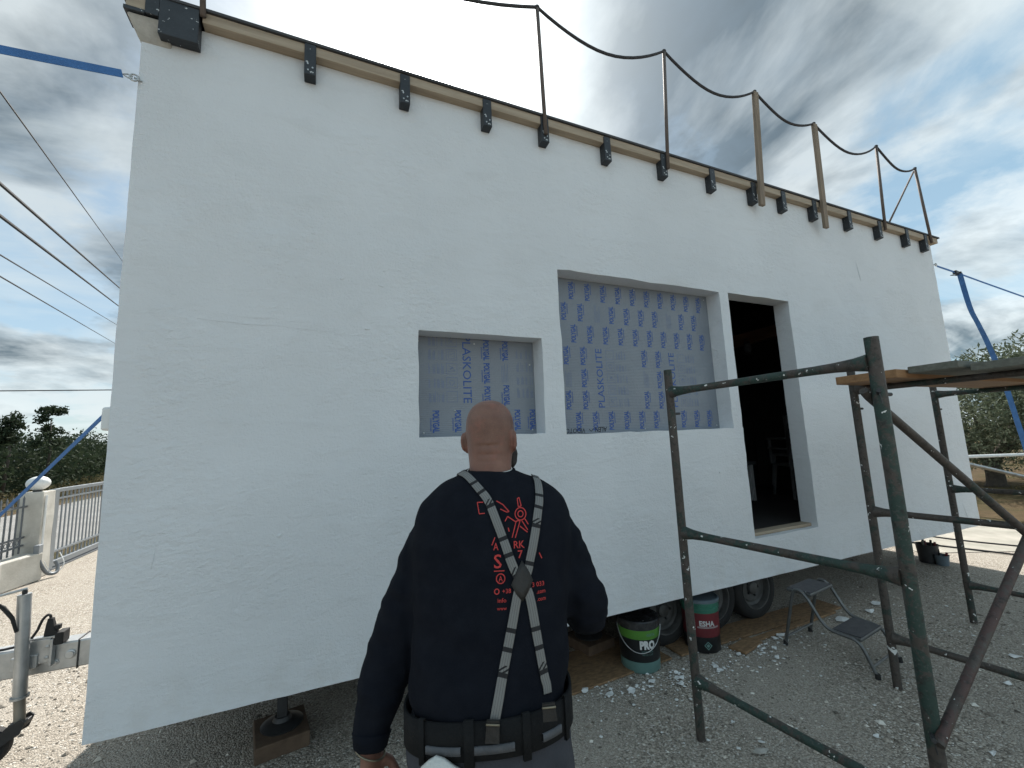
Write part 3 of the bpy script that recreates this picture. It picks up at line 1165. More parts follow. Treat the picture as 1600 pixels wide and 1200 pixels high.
mb.loft([[(-1.525, 1.03, .617), (-1.462, 1.03, .617), (-1.462, 1.07, .617), (-1.525, 1.07, .617)],
         [(-1.520, 1.032, .67), (-1.482, 1.032, .67), (-1.482, 1.068, .67), (-1.520, 1.068, .67)],
         [(-1.515, 1.036, .715), (-1.492, 1.036, .715), (-1.492, 1.064, .715), (-1.515, 1.064, .715)]])
mb.build('trailer_plug', M_RUBBER, db, bevel=.005)
MB().box(-1.480, -1.455, 1.035, 1.065, .645, .672).build('plug_tab', M_RUBBER, db, bevel=.004)
MB().tube(smooth_path([(-1.505, 1.05, .712), (-1.508, 1.05, .728), (-1.522, 1.05, .732), (-1.54, 1.048, .71), (-1.552, 1.046, .675), (-1.562, 1.046, .648), (-1.60, 1.05, .60), (-1.70, 1.07, .572), (-2.0, 1.09, .567)], 4), .007, 8).build('plug_cable', M_CABLE, db, smooth=True)
# jockey wheel
jw = empty('jockey_wheel', (-1.62, .98, 0), None, None)
jw.parent = tr
jw.matrix_parent_inverse = pinv(tr)
yj = .985
MB().tube([(-1.578, yj, .335), (-1.602, yj, .885)], .030, 20).build('outer_tube', M_STEEL, jw, smooth=True)
MB().lathe([(.040, -.006), (.040, .006)], (-1.578, yj, .33), 20).build('tube_collar', M_STEEL, jw, smooth=True)
MB().tube([(-1.566, yj, .18), (-1.578, yj, .323)], .024, 16).build('inner_tube', pm('dull_zinc', (.30, .28, .24), .55, .7), jw, smooth=True)
MB().box(-1.65, -1.535, 1.017, 1.058, .455, .53).build('clamp', M_STEEL, jw, bevel=.005)
MB().tube([(-1.602, yj, .886), (-1.602, yj, .905), (-1.60, yj, .91)], .012, 10).build('crank_hub', M_DKSTEEL, jw)
MB().tube([(-1.592, yj, .914), (-1.722, yj - .02, .892)], .0075, 8).build('crank_arm', M_STEEL, jw, smooth=True)
MB().tube([(-1.725, yj - .02, .888), (-1.725, yj - .02, .955)], .014, 10).build('crank_grip', M_RUBBER, jw, smooth=True)
MB().tube([(-1.605, yj - .035, .69), (-1.625, yj - .04, .77), (-1.665, yj - .045, .835), (-1.69, yj - .045, .855)], [.007, .0095, .011, .009], 10).build('clamp_lever', M_RUBBER, jw, smooth=True)
for dy in (-.042, .042):
    mb = MB()
    prof = [(-1.525, .205), (-1.545, .225), (-1.60, .20), (-1.72, .07), (-1.70, .045), (-1.585, .13), (-1.545, .15)]
    vs = [(x, yj + dy - .004, z) for x, z in prof] + [(x, yj + dy + .004, z) for x, z in prof]
    n = len(prof)
    mb.add(vs, [tuple(range(n)), tuple(range(2 * n - 1, n - 1, -1))] + [(i, (i + 1) % n, n + (i + 1) % n, n + i) for i in range(n)])
    mb.build('wheel_fork', M_DKSTEEL, jw)
MB().box(-1.60, -1.53, yj - .038, yj + .038, .18, .205).build('fork_bridge', M_DKSTEEL, jw, bevel=.004)
Mj = Matrix.Translation((-1.69, yj, .10)) @ Matrix.Rotation(R(90), 4, 'X')
ty = [(.055, -.027), (.085, -.031), (.098, -.02), (.1, 0), (.098, .02), (.085, .031), (.055, .027)]
MB().lathe(ty, M=Mj, n=30).build('tyre', M_RUBBER, jw, smooth=True)
MB().lathe([(.055, .028), (.05, .02), (.02, .024), (.0, .03)], M=Mj, n=24, cap=False).build('rim', M_STEEL, jw, smooth=True)
# stabiliser jacks
M_BLOCK = pm('dark_timber_block', (.13, .085, .055), .85, 0, (.08, .052, .034), 14, bump=.2)  # darker brown timber than the boards
JK = [(-.22, .50), (1.95, .60)]
for i, (x, y) in enumerate(JK):
    j = empty('stabiliser_jack', (x, y, .08), None, None)
    j.parent = tr
    j.matrix_parent_inverse = pinv(tr)
    MB().box(x - .032, x + .032, y - .032, y + .032, .26, .455).build('outer_leg', M_STEEL, j, bevel=.005)
    MB().box(x - .026, x + .026, y - .026, y + .026, .12, .259).build('inner_leg', M_DKSTEEL, j, bevel=.004)
    MB().lathe([(.0, .078), (.11, .078), (.112, .086), (.085, .098), (.05, .104), (.04, .125), (.0, .125)], (x, y, 0), 32).build('foot_plate', M_DKSTEEL, j, smooth=True)
    tag(MB().box(x - .14, x + .13, y - .16, y + .14, -.004, .077, Matrix.Translation((x, y, 0)) @ Matrix.Rotation(R(9), 4, 'Z') @ Matrix.Translation((-x, -y, 0))).build('timber_block', M_BLOCK, bevel=.006),
        ['brown timber block under the jack foot near house left end', 'brown timber block under the jack foot beside the green banded bucket'][i], 'block', 'timber blocks under the jacks')
MB().box(-.93, -.83, .66, .74, .30, .455).build('corner_bracket', M_STEEL, tr, bevel=.005)
MB().tube([(4.0, .5, .30), (4.0, .47, .37)], .02, 10).build('tie_hook', M_STEEL, tr)

# ================================================================ SCAFFOLD
sc = empty('scaffold', (3.2, -1.1, 0), 'worn green tubular scaffold standing in front of the doorway', 'scaffold')
RD = Vector((.0982, -.9952, 0))
FR = [(Vector((1.885, -.585, 0)), 1.01), (Vector((3.335, -.80, 0)), 1.0), (Vector((4.93, -.59, 0)), 1.0)]
RT = .0235


def flare(a, b):
    a, b = Vector(a), Vector(b)
    d = b - a
    L = d.length
    ts = [0, .012, .05, .12, .2]
    P_ = [a + d * (t / L) for t in ts] + [b - d * (t / L) for t in reversed(ts)]
    rr_ = [.037, .034, .027, .0215, .0195]
    return P_, rr_ + rr_[::-1]


for i, (p, wd) in enumerate(FR):
    q = p + RD * wd
    for k, s in enumerate((p, q)):
        mat_ = M_GREEN2 if k == 0 else M_GREEN
        MB().tube([s, s + Vector((0, 0, .7)), s + Vector((0, 0, 1.3)), s + Vector((0, 0, 2.035 if k == 0 else 2.0))], RT if k == 0 else .0245, 18).build('post', mat_, sc, smooth=True)
        for zp in (1.77,):
            MB().tube([s + Vector((.02, -.004, zp)), s + Vector((.055, -.01, zp))], .0075, 8).build('locking_pin', M_DKSTEEL, sc, smooth=True)
    for z in (1.90, 1.085, .30):
        a, b = p + RD * (RT * .8) + Vector((0, 0, z)), q - RD * (RT * .8) + Vector((0, 0, z))
        pts, rs_ = flare(a, b)
        MB().tube(pts, rs_, 16).build('rung', M_GREEN if i != 1 else M_GREEN2, sc, smooth=True)
B0 = FR[0][0] + RD * 1.01
E0 = FR[1][0] + RD * 1.0
MB().tube([B0 + Vector((-.045, -.032, .555)), B0 + Vector((.0, -.032, .585)), E0 + Vector((0, .035, 1.76))], .0165, 12).build('diagonal_brace', M_RUST, sc, smooth=True)
MB().tube([B0 + Vector((-.03, .038, 1.79)), B0 + Vector((0, .038, 1.765)), E0 + Vector((0, -.036, .56))], .0165, 12).build('diagonal_brace', M_GREEN2, sc, smooth=True)
for z in (.565, 1.775):
    s = B0 + Vector((0, 0, z))
    MB().tube([s + Vector((-.02, -.005, 0)), s + Vector((-.065, -.03, .008))], .008, 8).build('locking_pin', M_DKSTEEL, sc, smooth=True)
    MB().tube([s + Vector((-.055, -.025, .0)), s + Vector((-.052, -.028, -.04))], .0022, 6).build('pin_wire', M_DKSTEEL, sc)


def plank(x0, x1, y0, y1, z0, z1, mat, label, tilt=0.0):
    mb = MB()
    n = 8
    rg = []
    for i in range(n + 1):
        x = x0 + (x1 - x0) * i / n
        d = .003 * math.sin(i * 1.7)
        yy = .098 * -0.0
        sk = -.02 * (x - x0) * tilt
        rg.append([(x, y0 + d + sk, z0), (x, y1 + d + sk, z0), (x, y1 + d + sk, z1), (x, y0 + d + sk, z1)])
    mb.loft(rg)
    return tag(mb.build('scaffold_plank', mat, bevel=.004), label, 'plank', 'planks laid on the scaffold')


plank(3.03, 6.4, -1.19, -.865, 1.922, 1.972, M_TIMBER_NEW, 'orange brown new timber plank on the scaffold rungs nearest the wall')
plank(3.13, 6.4, -1.42, -1.2, 1.945, 1.985, M_TIMBER_OLD, 'weathered grey plank on the scaffold beside the orange plank')
plank(3.2, 6.3, -1.70, -1.44, 1.922, 1.965, M_TIMBER_OLD, 'weathered grey plank on the scaffold farthest from the house wall')

# ================================================================ STEP STOOL
st = empty('step_stool', (3.5, -.37, 0), 'grey tubular two step stool with dark treads on gravel', 'stool')
A_ = Vector((3.28, -.115, 0)); B_ = Vector((3.66, -.065, 0)); C_ = Vector((3.345, -.69, 0)); D_ = Vector((3.715, -.64, 0))
M_STOOL = pm('grey_stool_tube', (.16, .165, .165), .4, .6, (.10, .105, .105), 12)
M_TREAD = pm('dark_tread', (.055, .054, .06), .75, 0, (.085, .084, .088), 18, spots=(.5, .5, .5), spot_s=22, spot_t=.72, bump=.2)


for a, c in ((A_, C_), (B_, D_)):
    d = (c - a)
    pts = [a + Vector((0, 0, .0)), a + d * .09 + Vector((0, 0, .22)), a + d * .17 + Vector((0, 0, .40)), a + d * .24 + Vector((0, 0, .435)), a + d * .33 + Vector((0, 0, .40)),
           a + d * .46 + Vector((0, 0, .275)), a + d * .54 + Vector((0, 0, .225)), a + d * .66 + Vector((0, 0, .21)), a + d * .82 + Vector((0, 0, .20)), a + d * .90 + Vector((0, 0, .15)), c]
    MB().tube(smooth_path(pts), .0115, 10).build('side_frame', M_STOOL, st, smooth=True)
    for f_ in (a, c):
        MB().tube([f_ + Vector((0, 0, -.002)), f_ + Vector((0, 0, .03))], [.017, .015], 10).build('rubber_foot', M_RUBBER, st, smooth=True)


def tread(s0, s1, z, name, lip):
    d0, d1 = (C_ - A_), (D_ - B_)
    ex = (B_ - A_).normalized() * .012
    b = [A_ + d0 * s0 + ex, B_ + d1 * s0 - ex, B_ + d1 * s1 - ex, A_ + d0 * s1 + ex]
    mb = MB().hexa([p + Vector((0, 0, z - .022)) for p in b], [p + Vector((0, 0, z)) for p in b])
    o = mb.build(name, M_STOOL, st, bevel=.006)
    cc = sum(b, Vector()) / 4
    b2 = [cc + (p - cc) * .93 for p in b]
    MB().hexa([p + Vector((0, 0, z + .001)) for p in b2], [p + Vector((0, 0, z + .005)) for p in b2]).build('tread_mat', M_TREAD, o)


tread(.08, .38, .425, 'upper_step', 0)
tread(.56, .88, .215, 'lower_step', 0)
MB().tube([A_ + (C_ - A_) * .04 + Vector((0, 0, .07)), B_ + (D_ - B_) * .04 + Vector((0, 0, .07))], .008, 8).build('cross_bar', M_STOOL, st, smooth=True)
MB().tube([A_ + (C_ - A_) * .96 + Vector((0, 0, .06)), B_ + (D_ - B_) * .96 + Vector((0, 0, .06))], .008, 8).build('cross_bar', M_STOOL, st, smooth=True)

# ================================================================ BUCKETS


def cyl_text(s, c, r, zc, h, length, ang, bold=.01, name='lettering', mat=None, parent=None):
    vs, fs, w = text2d(s, bold)
    kx = length / w
    out = []
    for p, q in vs:
        a = ang + (p - w / 2) * kx / r
        out.append((c[0] + r * math.cos(a), c[1] + r * math.sin(a), zc + (q - .5) * h))
    return MB().add(out, fs).build(name, mat, parent)


def cam_ang(x, y, off=0.0):
    return math.atan2(-2.533 - y, 0 - x) + off


M_BBLACK = pm('black_bucket', (.007, .0085, .010), .35, 0, (.012, .014, .016), 8)
M_BGREEN = pm('green_band', (.09, .26, .035), .45, 0, (.07, .20, .03), 9)
M_BTEAL = pm('teal_bucket', (.13, .24, .22), .4, 0, (.10, .19, .18), 8)
M_BRED = pm('red_band', (.15, .016, .022), .45, 0, (.10, .012, .017), 8)
M_BGREEN2 = pm('green_rim', (.035, .17, .115), .4, 0, (.03, .12, .085), 10)
M_LID = pm('blue_grey_lid', (.14, .18, .21), .4, 0, (.10, .13, .155), 6)
M_TARLID = pm('tarry_lid', (.02, .02, .022), .22, 0, (.05, .05, .052), 14, bump=.9, bs=22, spots=(.45, .45, .45), spot_s=28, spot_t=.73)
M_WPRINT = pm('white_print', (.62, .63, .62), .6)
bx, by = 2.115, .175
b1 = empty('paint_bucket', (bx, by, 0), 'black paint bucket with green band, PRO lettering and wire handle', 'bucket', 'paint buckets by the wheels')
MB().lathe([(.0, .0), (.132, .0), (.137, .006), (.140, .075)], (bx, by, 0), 40).build('bucket_base', M_BTEAL, b1, smooth=True)
MB().lathe([(.1402, .0755), (.144, .225)], (bx, by, 0), 40).build('bucket_body', M_BBLACK, b1, smooth=True)
MB().lathe([(.1442, .2255), (.147, .285)], (bx, by, 0), 40).build('green_band', M_BGREEN, b1, smooth=True)
MB().lathe([(.1472, .2855), (.148, .315), (.154, .318), (.154, .338), (.147, .345), (.13, .342), (.12, .336), (.06, .340), (.0, .336)], (bx, by, 0), 40).build('bucket_lid', M_TARLID, b1, smooth=True)
a0 = cam_ang(bx, by)
cyl_text('PRO', (bx, by), .1452, .192, .050, .112, a0 + .40, .06, 'lettering', M_WPRINT, b1)
cyl_text('VEGETAL', (bx, by), .1475, .257, .016, .07, a0 + .58, .01, 'band_lettering', M_BTEAL, b1)
cyl_text('HYDROIZOL', (bx, by), .1440, .148, .012, .085, a0 + .38, .01, 'small_lettering', M_BTEAL, b1)
cyl_text('ACRYLIC  COAT', (bx, by), .1432, .128, .010, .08, a0 + .38, .01, 'small_lettering', M_BTEAL, b1)
hp = []
for k in range(25):
    t_ = k / 24
    a = a0 - 1.25 + 2.6 * t_
    hp.append((bx + .158 * math.cos(a), by + .158 * math.sin(a), .30 - .155 * math.sin(math.pi * t_) ** .8))
MB().tube(hp, .0026, 6).build('wire_handle', M_STEEL, b1, smooth=True)

ex_, ey_ = 2.715, .165
b2 = empty('paint_bucket', (ex_, ey_, 0), 'tall red and black paint bucket with white ESHA lettering', 'bucket', 'paint buckets by the wheels')
MB().lathe([(.0, .0), (.125, .0), (.13, .006), (.132, .115)], (ex_, ey_, 0), 40).build('bucket_base', M_BBLACK, b2, smooth=True)
MB().lathe([(.1322, .1155), (.136, .285)], (ex_, ey_, 0), 40).build('red_band', M_BRED, b2, smooth=True)
MB().lathe([(.1362, .2855), (.138, .31), (.142, .312), (.142, .322), (.1385, .324), (.1395, .345), (.144, .347), (.144, .357)], (ex_, ey_, 0), 40).build('green_rim', M_BGREEN2, b2, smooth=True)
MB().lathe([(.1442, .3575), (.147, .368), (.147, .378), (.138, .382), (.132, .374), (.06, .376), (.0, .374)], (ex_, ey_, 0), 40).build('bucket_lid', M_LID, b2, smooth=True)
a0 = cam_ang(ex_, ey_)
cyl_text('ESHA', (ex_, ey_), .1365, .215, .036, .115, a0 + .34, .035, 'lettering', M_WPRINT, b2)
for z in (.182, .188):
    mb = MB()
    for k in range(14):
        a, a2 = a0 - .2 + k * .09, a0 - .2 + (k + 1) * .09
        mb.add([(ex_ + .1345 * math.cos(q) + .001 * math.cos(q), ey_ + .1345 * math.sin(q) + .001 * math.sin(q), zz) for q, zz in ((a, z), (a2, z), (a2, z + .0025), (a, z + .0025))], [(0, 1, 2, 3)])
    mb.build('pinstripe', M_WPRINT, b2)
mb = MB()
rc = .1325
for k in range(4):
    t0, t1 = k * math.pi / 2, (k + 1) * math.pi / 2
    for r0, r1 in ((.03, .022), (.014, .0)):
        q = []
        for rr_, tt in ((r0, t0), (r0, t1), (r1, t1), (r1, t0)):
            q.append((ex_ + rc * math.cos(a0 + .3 + rr_ * math.cos(tt) / rc), ey_ + rc * math.sin(a0 + .3 + rr_ * math.cos(tt) / rc), .058 + rr_ * math.sin(tt)))
        mb.add(q, [(0, 1, 2, 3)])
mb.build('diamond_mark', M_BTEAL, b2)
# buckets beyond the right end
for (x, y, r_, h, label, mt_) in ((6.66, .40, .105, .21, 'dark grey builder\'s bucket full of tools in the sun by house right end', M_DKSTEEL), (6.64, .27, .07, .115, 'small grubby paint tin beside the dark builder\'s bucket', M_LID)):
    b = empty('tool_bucket' if h > .2 else 'paint_tin', (x, y, 0), label, 'bucket' if h > .2 else 'tin')
    MB().lathe([(.0, .0), (r_ * .82, 0), (r_, h), (r_ * 1.05, h), (r_ * .96, h), (r_ * .8, .02), (0, .02)], (x, y, 0), 28).build('bucket_body' if h > .2 else 'tin_body', mt_, b, smooth=True)
    rb = random.Random(1)
    for k in range(5 if h > .2 else 2):
        a = rb.uniform(0, 6.28)
        MB().tube([(x + .3 * r_ * math.cos(a), y + .3 * r_ * math.sin(a), .03), (x + .75 * r_ * math.cos(a), y + .75 * r_ * math.sin(a), h + rb.uniform(.02, .07))], .012, 8).build('tool_handle', [M_RUBBER, M_BRED, M_TIMBER_OLD][k % 3], b, smooth=True)

# ================================================================ BOARDS ON THE GROUND
bd = [(1.05, 2.35, .09, .55, 3, 'large brown osb board under the house behind the PRO bucket'),
      (2.45, 4.35, .10, .32, -1.0, 'long narrow osb board under the trailer wheels'),
      (2.85, 4.2, .02, .07, 2.0, 'thin timber batten lying in front of the wheels'),
      (2.86, 3.12, -.06, .06, 12, 'small torn scrap of osb beside the red bucket')]
for i, (x0, x1, y0, y1, rot, label) in enumerate(bd):
    c = Vector(((x0 + x1) / 2, (y0 + y1) / 2, 0))
    Mr = Matrix.Translation(c) @ Matrix.Rotation(R(rot), 4, 'Z') @ Matrix.Translation(-c)
    tag(MB().box(x0, x1, y0, y1, -.002 + .001 * i, .012 + .003 * i, Mr).build('osb_board' if i != 2 else 'timber_batten', M_OSB, bevel=.002), label, 'board')

# ================================================================ PLASTER FLAKES
FL = [(1.57, .08, .05), (1.69, -.03, .06), (1.84, -.06, .065), (2.02, -.04, .04), (2.22, -.09, .05), (2.25, -.03, .03), (2.17, -.15, .045), (2.55, -.1, .05), (2.53, -.15, .04), (2.83, -.06, .035),
      (3.05, -.03, .07), (3.06, -.09, .04), (3.15, -.11, .035), (3.03, -.22, .035), (3.38, .0, .06), (3.29, -.02, .04), (2.15, -.57, .018), (2.14, -.75, .03), (2.08, -.79, .07), (3.0, -.84, .02),
      (2.71, -.99, .025), (4.08, -.07, .11), (4.16, -.15, .08), (4.49, -.07, .09), (4.72, .0, .10), (3.80, .06, .05), (4.45, -.97, .06), (3.95, -1.08, .04), (3.71, -.98, .03), (3.07, -1.31, .03), (1.33, -.02, .045), (1.25, .1, .05)]
rf = random.Random(9)
FLAB = {18: 'beige curled flake on the gravel below the lowest scaffold rung', 21: 'largest white plaster flake, just behind the step stool', 22: 'white plaster flake right beside the largest one behind the step stool',
        24: 'white plaster flake farthest off, near house right end', 23: 'white plaster flake beyond the step stool, left of the farthest one', 10: 'broad white flake on gravel between the red bucket and the stool',
        2: 'white flake at the foot of the osb board left of the PRO bucket', 14: 'white flake in front of the rearmost trailer wheel', 26: 'white flake on open gravel at the far right behind the red brace'}
for i, (x, y, s) in enumerate(FL):
    mb = MB()
    n = rf.randint(6, 9)
    ph = rf.uniform(0, 6.28)
    ring = []
    for k in range(n):
        a = ph + 2 * math.pi * k / n
        r_ = s * rf.uniform(.35, .75)
        ring.append((x + r_ * math.cos(a) * 1.15, y + r_ * math.sin(a) * .8, rf.uniform(.001, .012)))
    h = .004
    top = [(a, b, z + h) for a, b, z in ring]
    mb.add(ring + top + [(x, y, .004), (x, y, .008 + rf.uniform(0, .012))],
           [((k + 1) % n, k, 2 * n) for k in range(n)] + [(n + k, n + (k + 1) % n, 2 * n + 1) for k in range(n)] + [(k, (k + 1) % n, n + (k + 1) % n, n + k) for k in range(n)])
    beige = i == 18
    o = mb.build('plaster_flake', M_MORTAR if beige else M_PLASTER)
    own = FLAB.get(i)
    if own:
        tag(o, own, 'flake')
    else:
        tag(o, 'small white plaster flake lying on the shaded gravel', 'flake', 'small white plaster flakes on the gravel')


def reg2(i):
    c = FL[int(RNG.integers(0, 16))] if RNG.random() < .7 else (RNG.uniform(1.2, 5.2), RNG.uniform(-.9, .2), 0)
    return c[0] + RNG.normal(0, .13), c[1] + RNG.normal(0, .07)


V, F = scatter_stones(560, reg2, .003, .014, z=.002, flat=.4)
me = bpy.data.meshes.new('plaster_crumbs')
me.from_pydata(V, [], F)
tag(link('plaster_crumbs', me, M_PLASTER), 'fine white plaster crumbs scattered over the gravel', 'crumbs', kind='stuff')

# ================================================================ STRAPS


def ribbon(pts, w, th, side, name, mat, parent=None):
    """flat band along a path; side(i)->unit width direction"""
    rings = []
    pts = [Vector(p) for p in pts]
    for i, p in enumerate(pts):
        t = (pts[min(i + 1, len(pts) - 1)] - pts[max(i - 1, 0)]).normalized()
        s = Vector(side(i / (len(pts) - 1)))
        s = (s - t * s.dot(t)).normalized()
        nn = t.cross(s)
        rings.append([p + s * w / 2 + nn * th / 2, p + s * w / 2 - nn * th / 2, p - s * w / 2 - nn * th / 2, p - s * w / 2 + nn * th / 2])
    return MB().loft(rings).build(name, mat, parent)


def lerp(a, b, n, sag=0.0):
    a, b = Vector(a), Vector(b)
    return [a + (b - a) * t - Vector((0, 0, sag * 4 * t * (1 - t))) for t in np.linspace(0, 1, n)]


s1 = empty('ratchet_strap', (-.95, -.012, 3.575), 'blue webbing strap from upper left corner of the white house', 'strap', 'blue tie-down straps')
ribbon(lerp((-.985, -.02, 3.575), (-4.6, -.87, 2.74), 14, .01), .052, .003, lambda t: (.0, .25, 1), 'webbing', M_STRAP, s1)
mb = MB()
mb.tube([(-.947, -.012, 3.578), (-.965, -.014, 3.585), (-.985, -.018, 3.575), (-.965, -.014, 3.565), (-.947, -.012, 3.57)], .004, 6)
mb.build('strap_hook', M_STEEL, s1)
s2 = empty('ratchet_strap', (-1.127, .562, 1.93), 'blue webbing strap running down to the gate side of house left end', 'strap', 'blue tie-down straps')
P0, P1 = Vector((-1.127, .562, 1.929)), Vector((-1.913, 1.326, 1.314))
d = P1 - P0
ribbon(lerp(P0 - d * .24, P0 + d * 2.9, 16, .0), .045, .003, lambda t: (.25 + .2 * t, .1, 1), 'webbing', M_STRAP, s2)
s3 = empty('ratchet_strap', (7.0, 0, 3.6), 'blue ratchet strap with hanging tail at upper right house corner', 'strap', 'blue tie-down straps')
A, Bq = Vector((7.03, .0, 3.618)), Vector((9.03, -.13, 3.387))
d = Bq - A
ribbon([A + d * t for t in np.linspace(.0, .22, 5)], .045, .004, lambda t: (0, .5, 1), 'webbing', M_STRAP, s3)
ribbon([A + d * t - Vector((0, 0, .04 * (t - .22) * (3.4 - t) * .3)) for t in np.linspace(.22, 3.4, 12)], .042, .003, lambda t: (0, .45, 1.0), 'webbing', M_STRAP, s3)
c = A + d * .215
mb = MB()
mb.box(-.07, .08, -.02, .02, -.02, .016, Matrix.Translation(c) @ Matrix.Rotation(R(6), 4, 'Y'))
mb.tube([c + Vector((.07, -.015, -.02)), c + Vector((-.14, -.02, -.045)), c + Vector((-.15, .015, -.045)), c + Vector((.07, .02, -.02))], .005, 6)
mb.lathe([(.016, -.03), (.016, .03)], M=Matrix.Translation(c + Vector((.03, 0, 0))) @ Matrix.Rotation(R(90), 4, 'X'), n=14)
mb.build('ratchet', M_DKSTEEL, s3, bevel=.003)
tail = [(c.x + .0, -.05, c.z - .02), (7.50, -.07, 3.10), (7.58, -.09, 2.88), (7.726, -.1, 2.602), (7.963, -.1, 2.11), (8.06, -.1, 1.80), (8.111, -.1, 1.616), (8.185, -.1, 1.369), (8.25, -.1, 1.1)]
ribbon(smooth_path(tail, 4), .052, .003, lambda t: (-.3 + .5 * math.sin(t * 7), .95, .1), 'strap_tail', M_STRAP, s3)
mb = MB()
mb.tube([(6.985, -.012, 3.63), (7.0, -.012, 3.642), (7.03, -.006, 3.625), (7.0, -.01, 3.608), (6.985, -.012, 3.618)], .005, 6)
mb.build('strap_hook', M_STEEL, s3)

# ================================================================ LEFT BOUNDARY: pillar, low wall, fence, gate
pi_ = empty('gate_pillar', (-3.87, 6.02, 0), 'cream cement gate pillar topped by a white globe lamp', 'pillar')
mb = MB()
rg = []
for z in np.linspace(0, 1.20, 8):
    j = .004 * math.sin(z * 9)
    rg.append([(-4.0 + j, 5.86, z), (-3.73 + j, 5.86, z), (-3.73 + j, 6.16, z), (-4.0 + j, 6.16, z)])
mb.loft(rg)
mb.build('pillar_shaft', M_STONEWALL, pi_, bevel=.008, seg=2)
lm = MB().lathe([(.05, 1.20), (.05, 1.225)], (-3.865, 6.0, 0), 20).build('lamp_base', M_DKSTEEL, pi_)
MB().ell((-3.865, 6.0, 1.32), (.128, .128, .10), 28, 16).build('lamp_globe', M_WHITEPL, pi_, smooth='all')
jb = MB().box(-3.72, -3.66, 5.72, 5.82, .36, .48).build('junction_box', M_GATE, pi_, bevel=.006)
MB().tube(smooth_path([(-3.69, 5.77, .36), (-3.67, 5.77, .26), (-3.63, 5.80, .14), (-3.60, 5.86, .06), (-3.55, 5.93, .05), (-3.56, 5.99, .12), (-3.6, 6.0, .2)], 4), .022, 10).build('conduit', M_FENCE, pi_, smooth=True)
MB().tube(smooth_path([(-3.66, 5.86, .24), (-3.60, 5.90, .08), (-3.54, 5.98, .06), (-3.52, 6.05, .15), (-3.6, 6.1, .3)], 4), .006, 6).build('loose_wire', M_WHITEPL, pi_, smooth=True)
MB().tube([(-3.715, 5.90, .05), (-3.715, 5.90, 1.15)], .014, 8).build('conduit', M_WHITEPL, pi_, smooth=True)

# low wall with rounded end
mb = MB()
path = [(-3.87, -12), (-3.87, 4.6), (-3.86, 5.2), (-3.80, 5.55), (-3.74, 5.80)]
rg = []
for x, y in path:
    rg.append([(x - .1, y, 0), (x + .1, y, 0), (x + .095, y, .37), (x - .095, y, .38)])
mb.loft(rg)
tag(mb.build('boundary_wall', M_STONEWALL, bevel=.015, seg=2), 'low cream cement boundary wall below the dark iron fence', 'wall')
fe = empty('iron_fence', (-3.9, 4.5, .38), 'dark grey iron railing on top of the low boundary wall', 'fence')
for z in (.47, .58, 1.0):
    MB().box(-3.905, -3.885, -2.0, 5.855, z, z + .025).build('rail', M_FENCE, fe)
p0 = None
k = 0
y = 5.78
while y > 2.4:
    if p0 is None:
        mb = MB().box(-3.903, -3.887, y - .008, y + .008, .385, 1.12)
        mb.add([(-3.903, y - .012, 1.12), (-3.887, y - .012, 1.12), (-3.887, y + .012, 1.12), (-3.903, y + .012, 1.12), (-3.895, y, 1.17)], [(0, 1, 4), (1, 2, 4), (2, 3, 4), (3, 0, 4)])
        p0 = mb.build('fence_bar', M_FENCE, fe)
        y0_ = y
        ring = [(-3.895, y - .055 + .03 * math.cos(a), .54 + .03 * math.sin(a)) for a in np.linspace(0, 2 * math.pi, 12)]
        q0 = MB().tube(ring, .005, 5, cap=False).build('scroll', M_FENCE, fe)
    else:
        for s_ in (p0, q0):
            c = s_.copy()
            COL.objects.link(c)
            c.location.y += y - y0_
    y -= .115
gt = empty('sliding_gate', (-3.85, 7.8, 0), 'light grey metal sliding gate of thin upright bars', 'gate')
GX = -3.85
MB().box(GX - .045, GX + .045, 6.33, 6.43, .02, 1.20).build('gate_post', M_GATE, gt, bevel=.004)
MB().box(GX - .03, GX + .03, 6.432, 10.8, 1.15, 1.205).build('top_rail', M_GATE, gt, bevel=.004)
MB().box(GX - .03, GX + .03, 6.432, 10.8, .04, .12).build('bottom_rail', M_GATE, gt, bevel=.004)
MB().box(GX - .02, GX + .02, 6.432, 10.8, .24, .27).build('middle_rail', M_GATE, gt)
MB().box(GX - .02, GX + .02, 6.432, 10.8, 1.04, 1.065).build('middle_rail', M_GATE, gt)
MB().box(GX - .05, GX + .05, 5.2, 12.0, -.003, .018).build('gate_track', M_FENCE, gt)
p0 = None
for k in range(36):
    y = 6.52 + k * .118
    if p0 is None:
        p0 = MB().box(GX - .009, GX + .009, y - .009, y + .009, .121, 1.149).build('gate_bar', M_GATE, gt)
        y0_ = y
    else:
        c = p0.copy()
        COL.objects.link(c)
        c.location.y += y - y0_

# ================================================================ VEGETATION


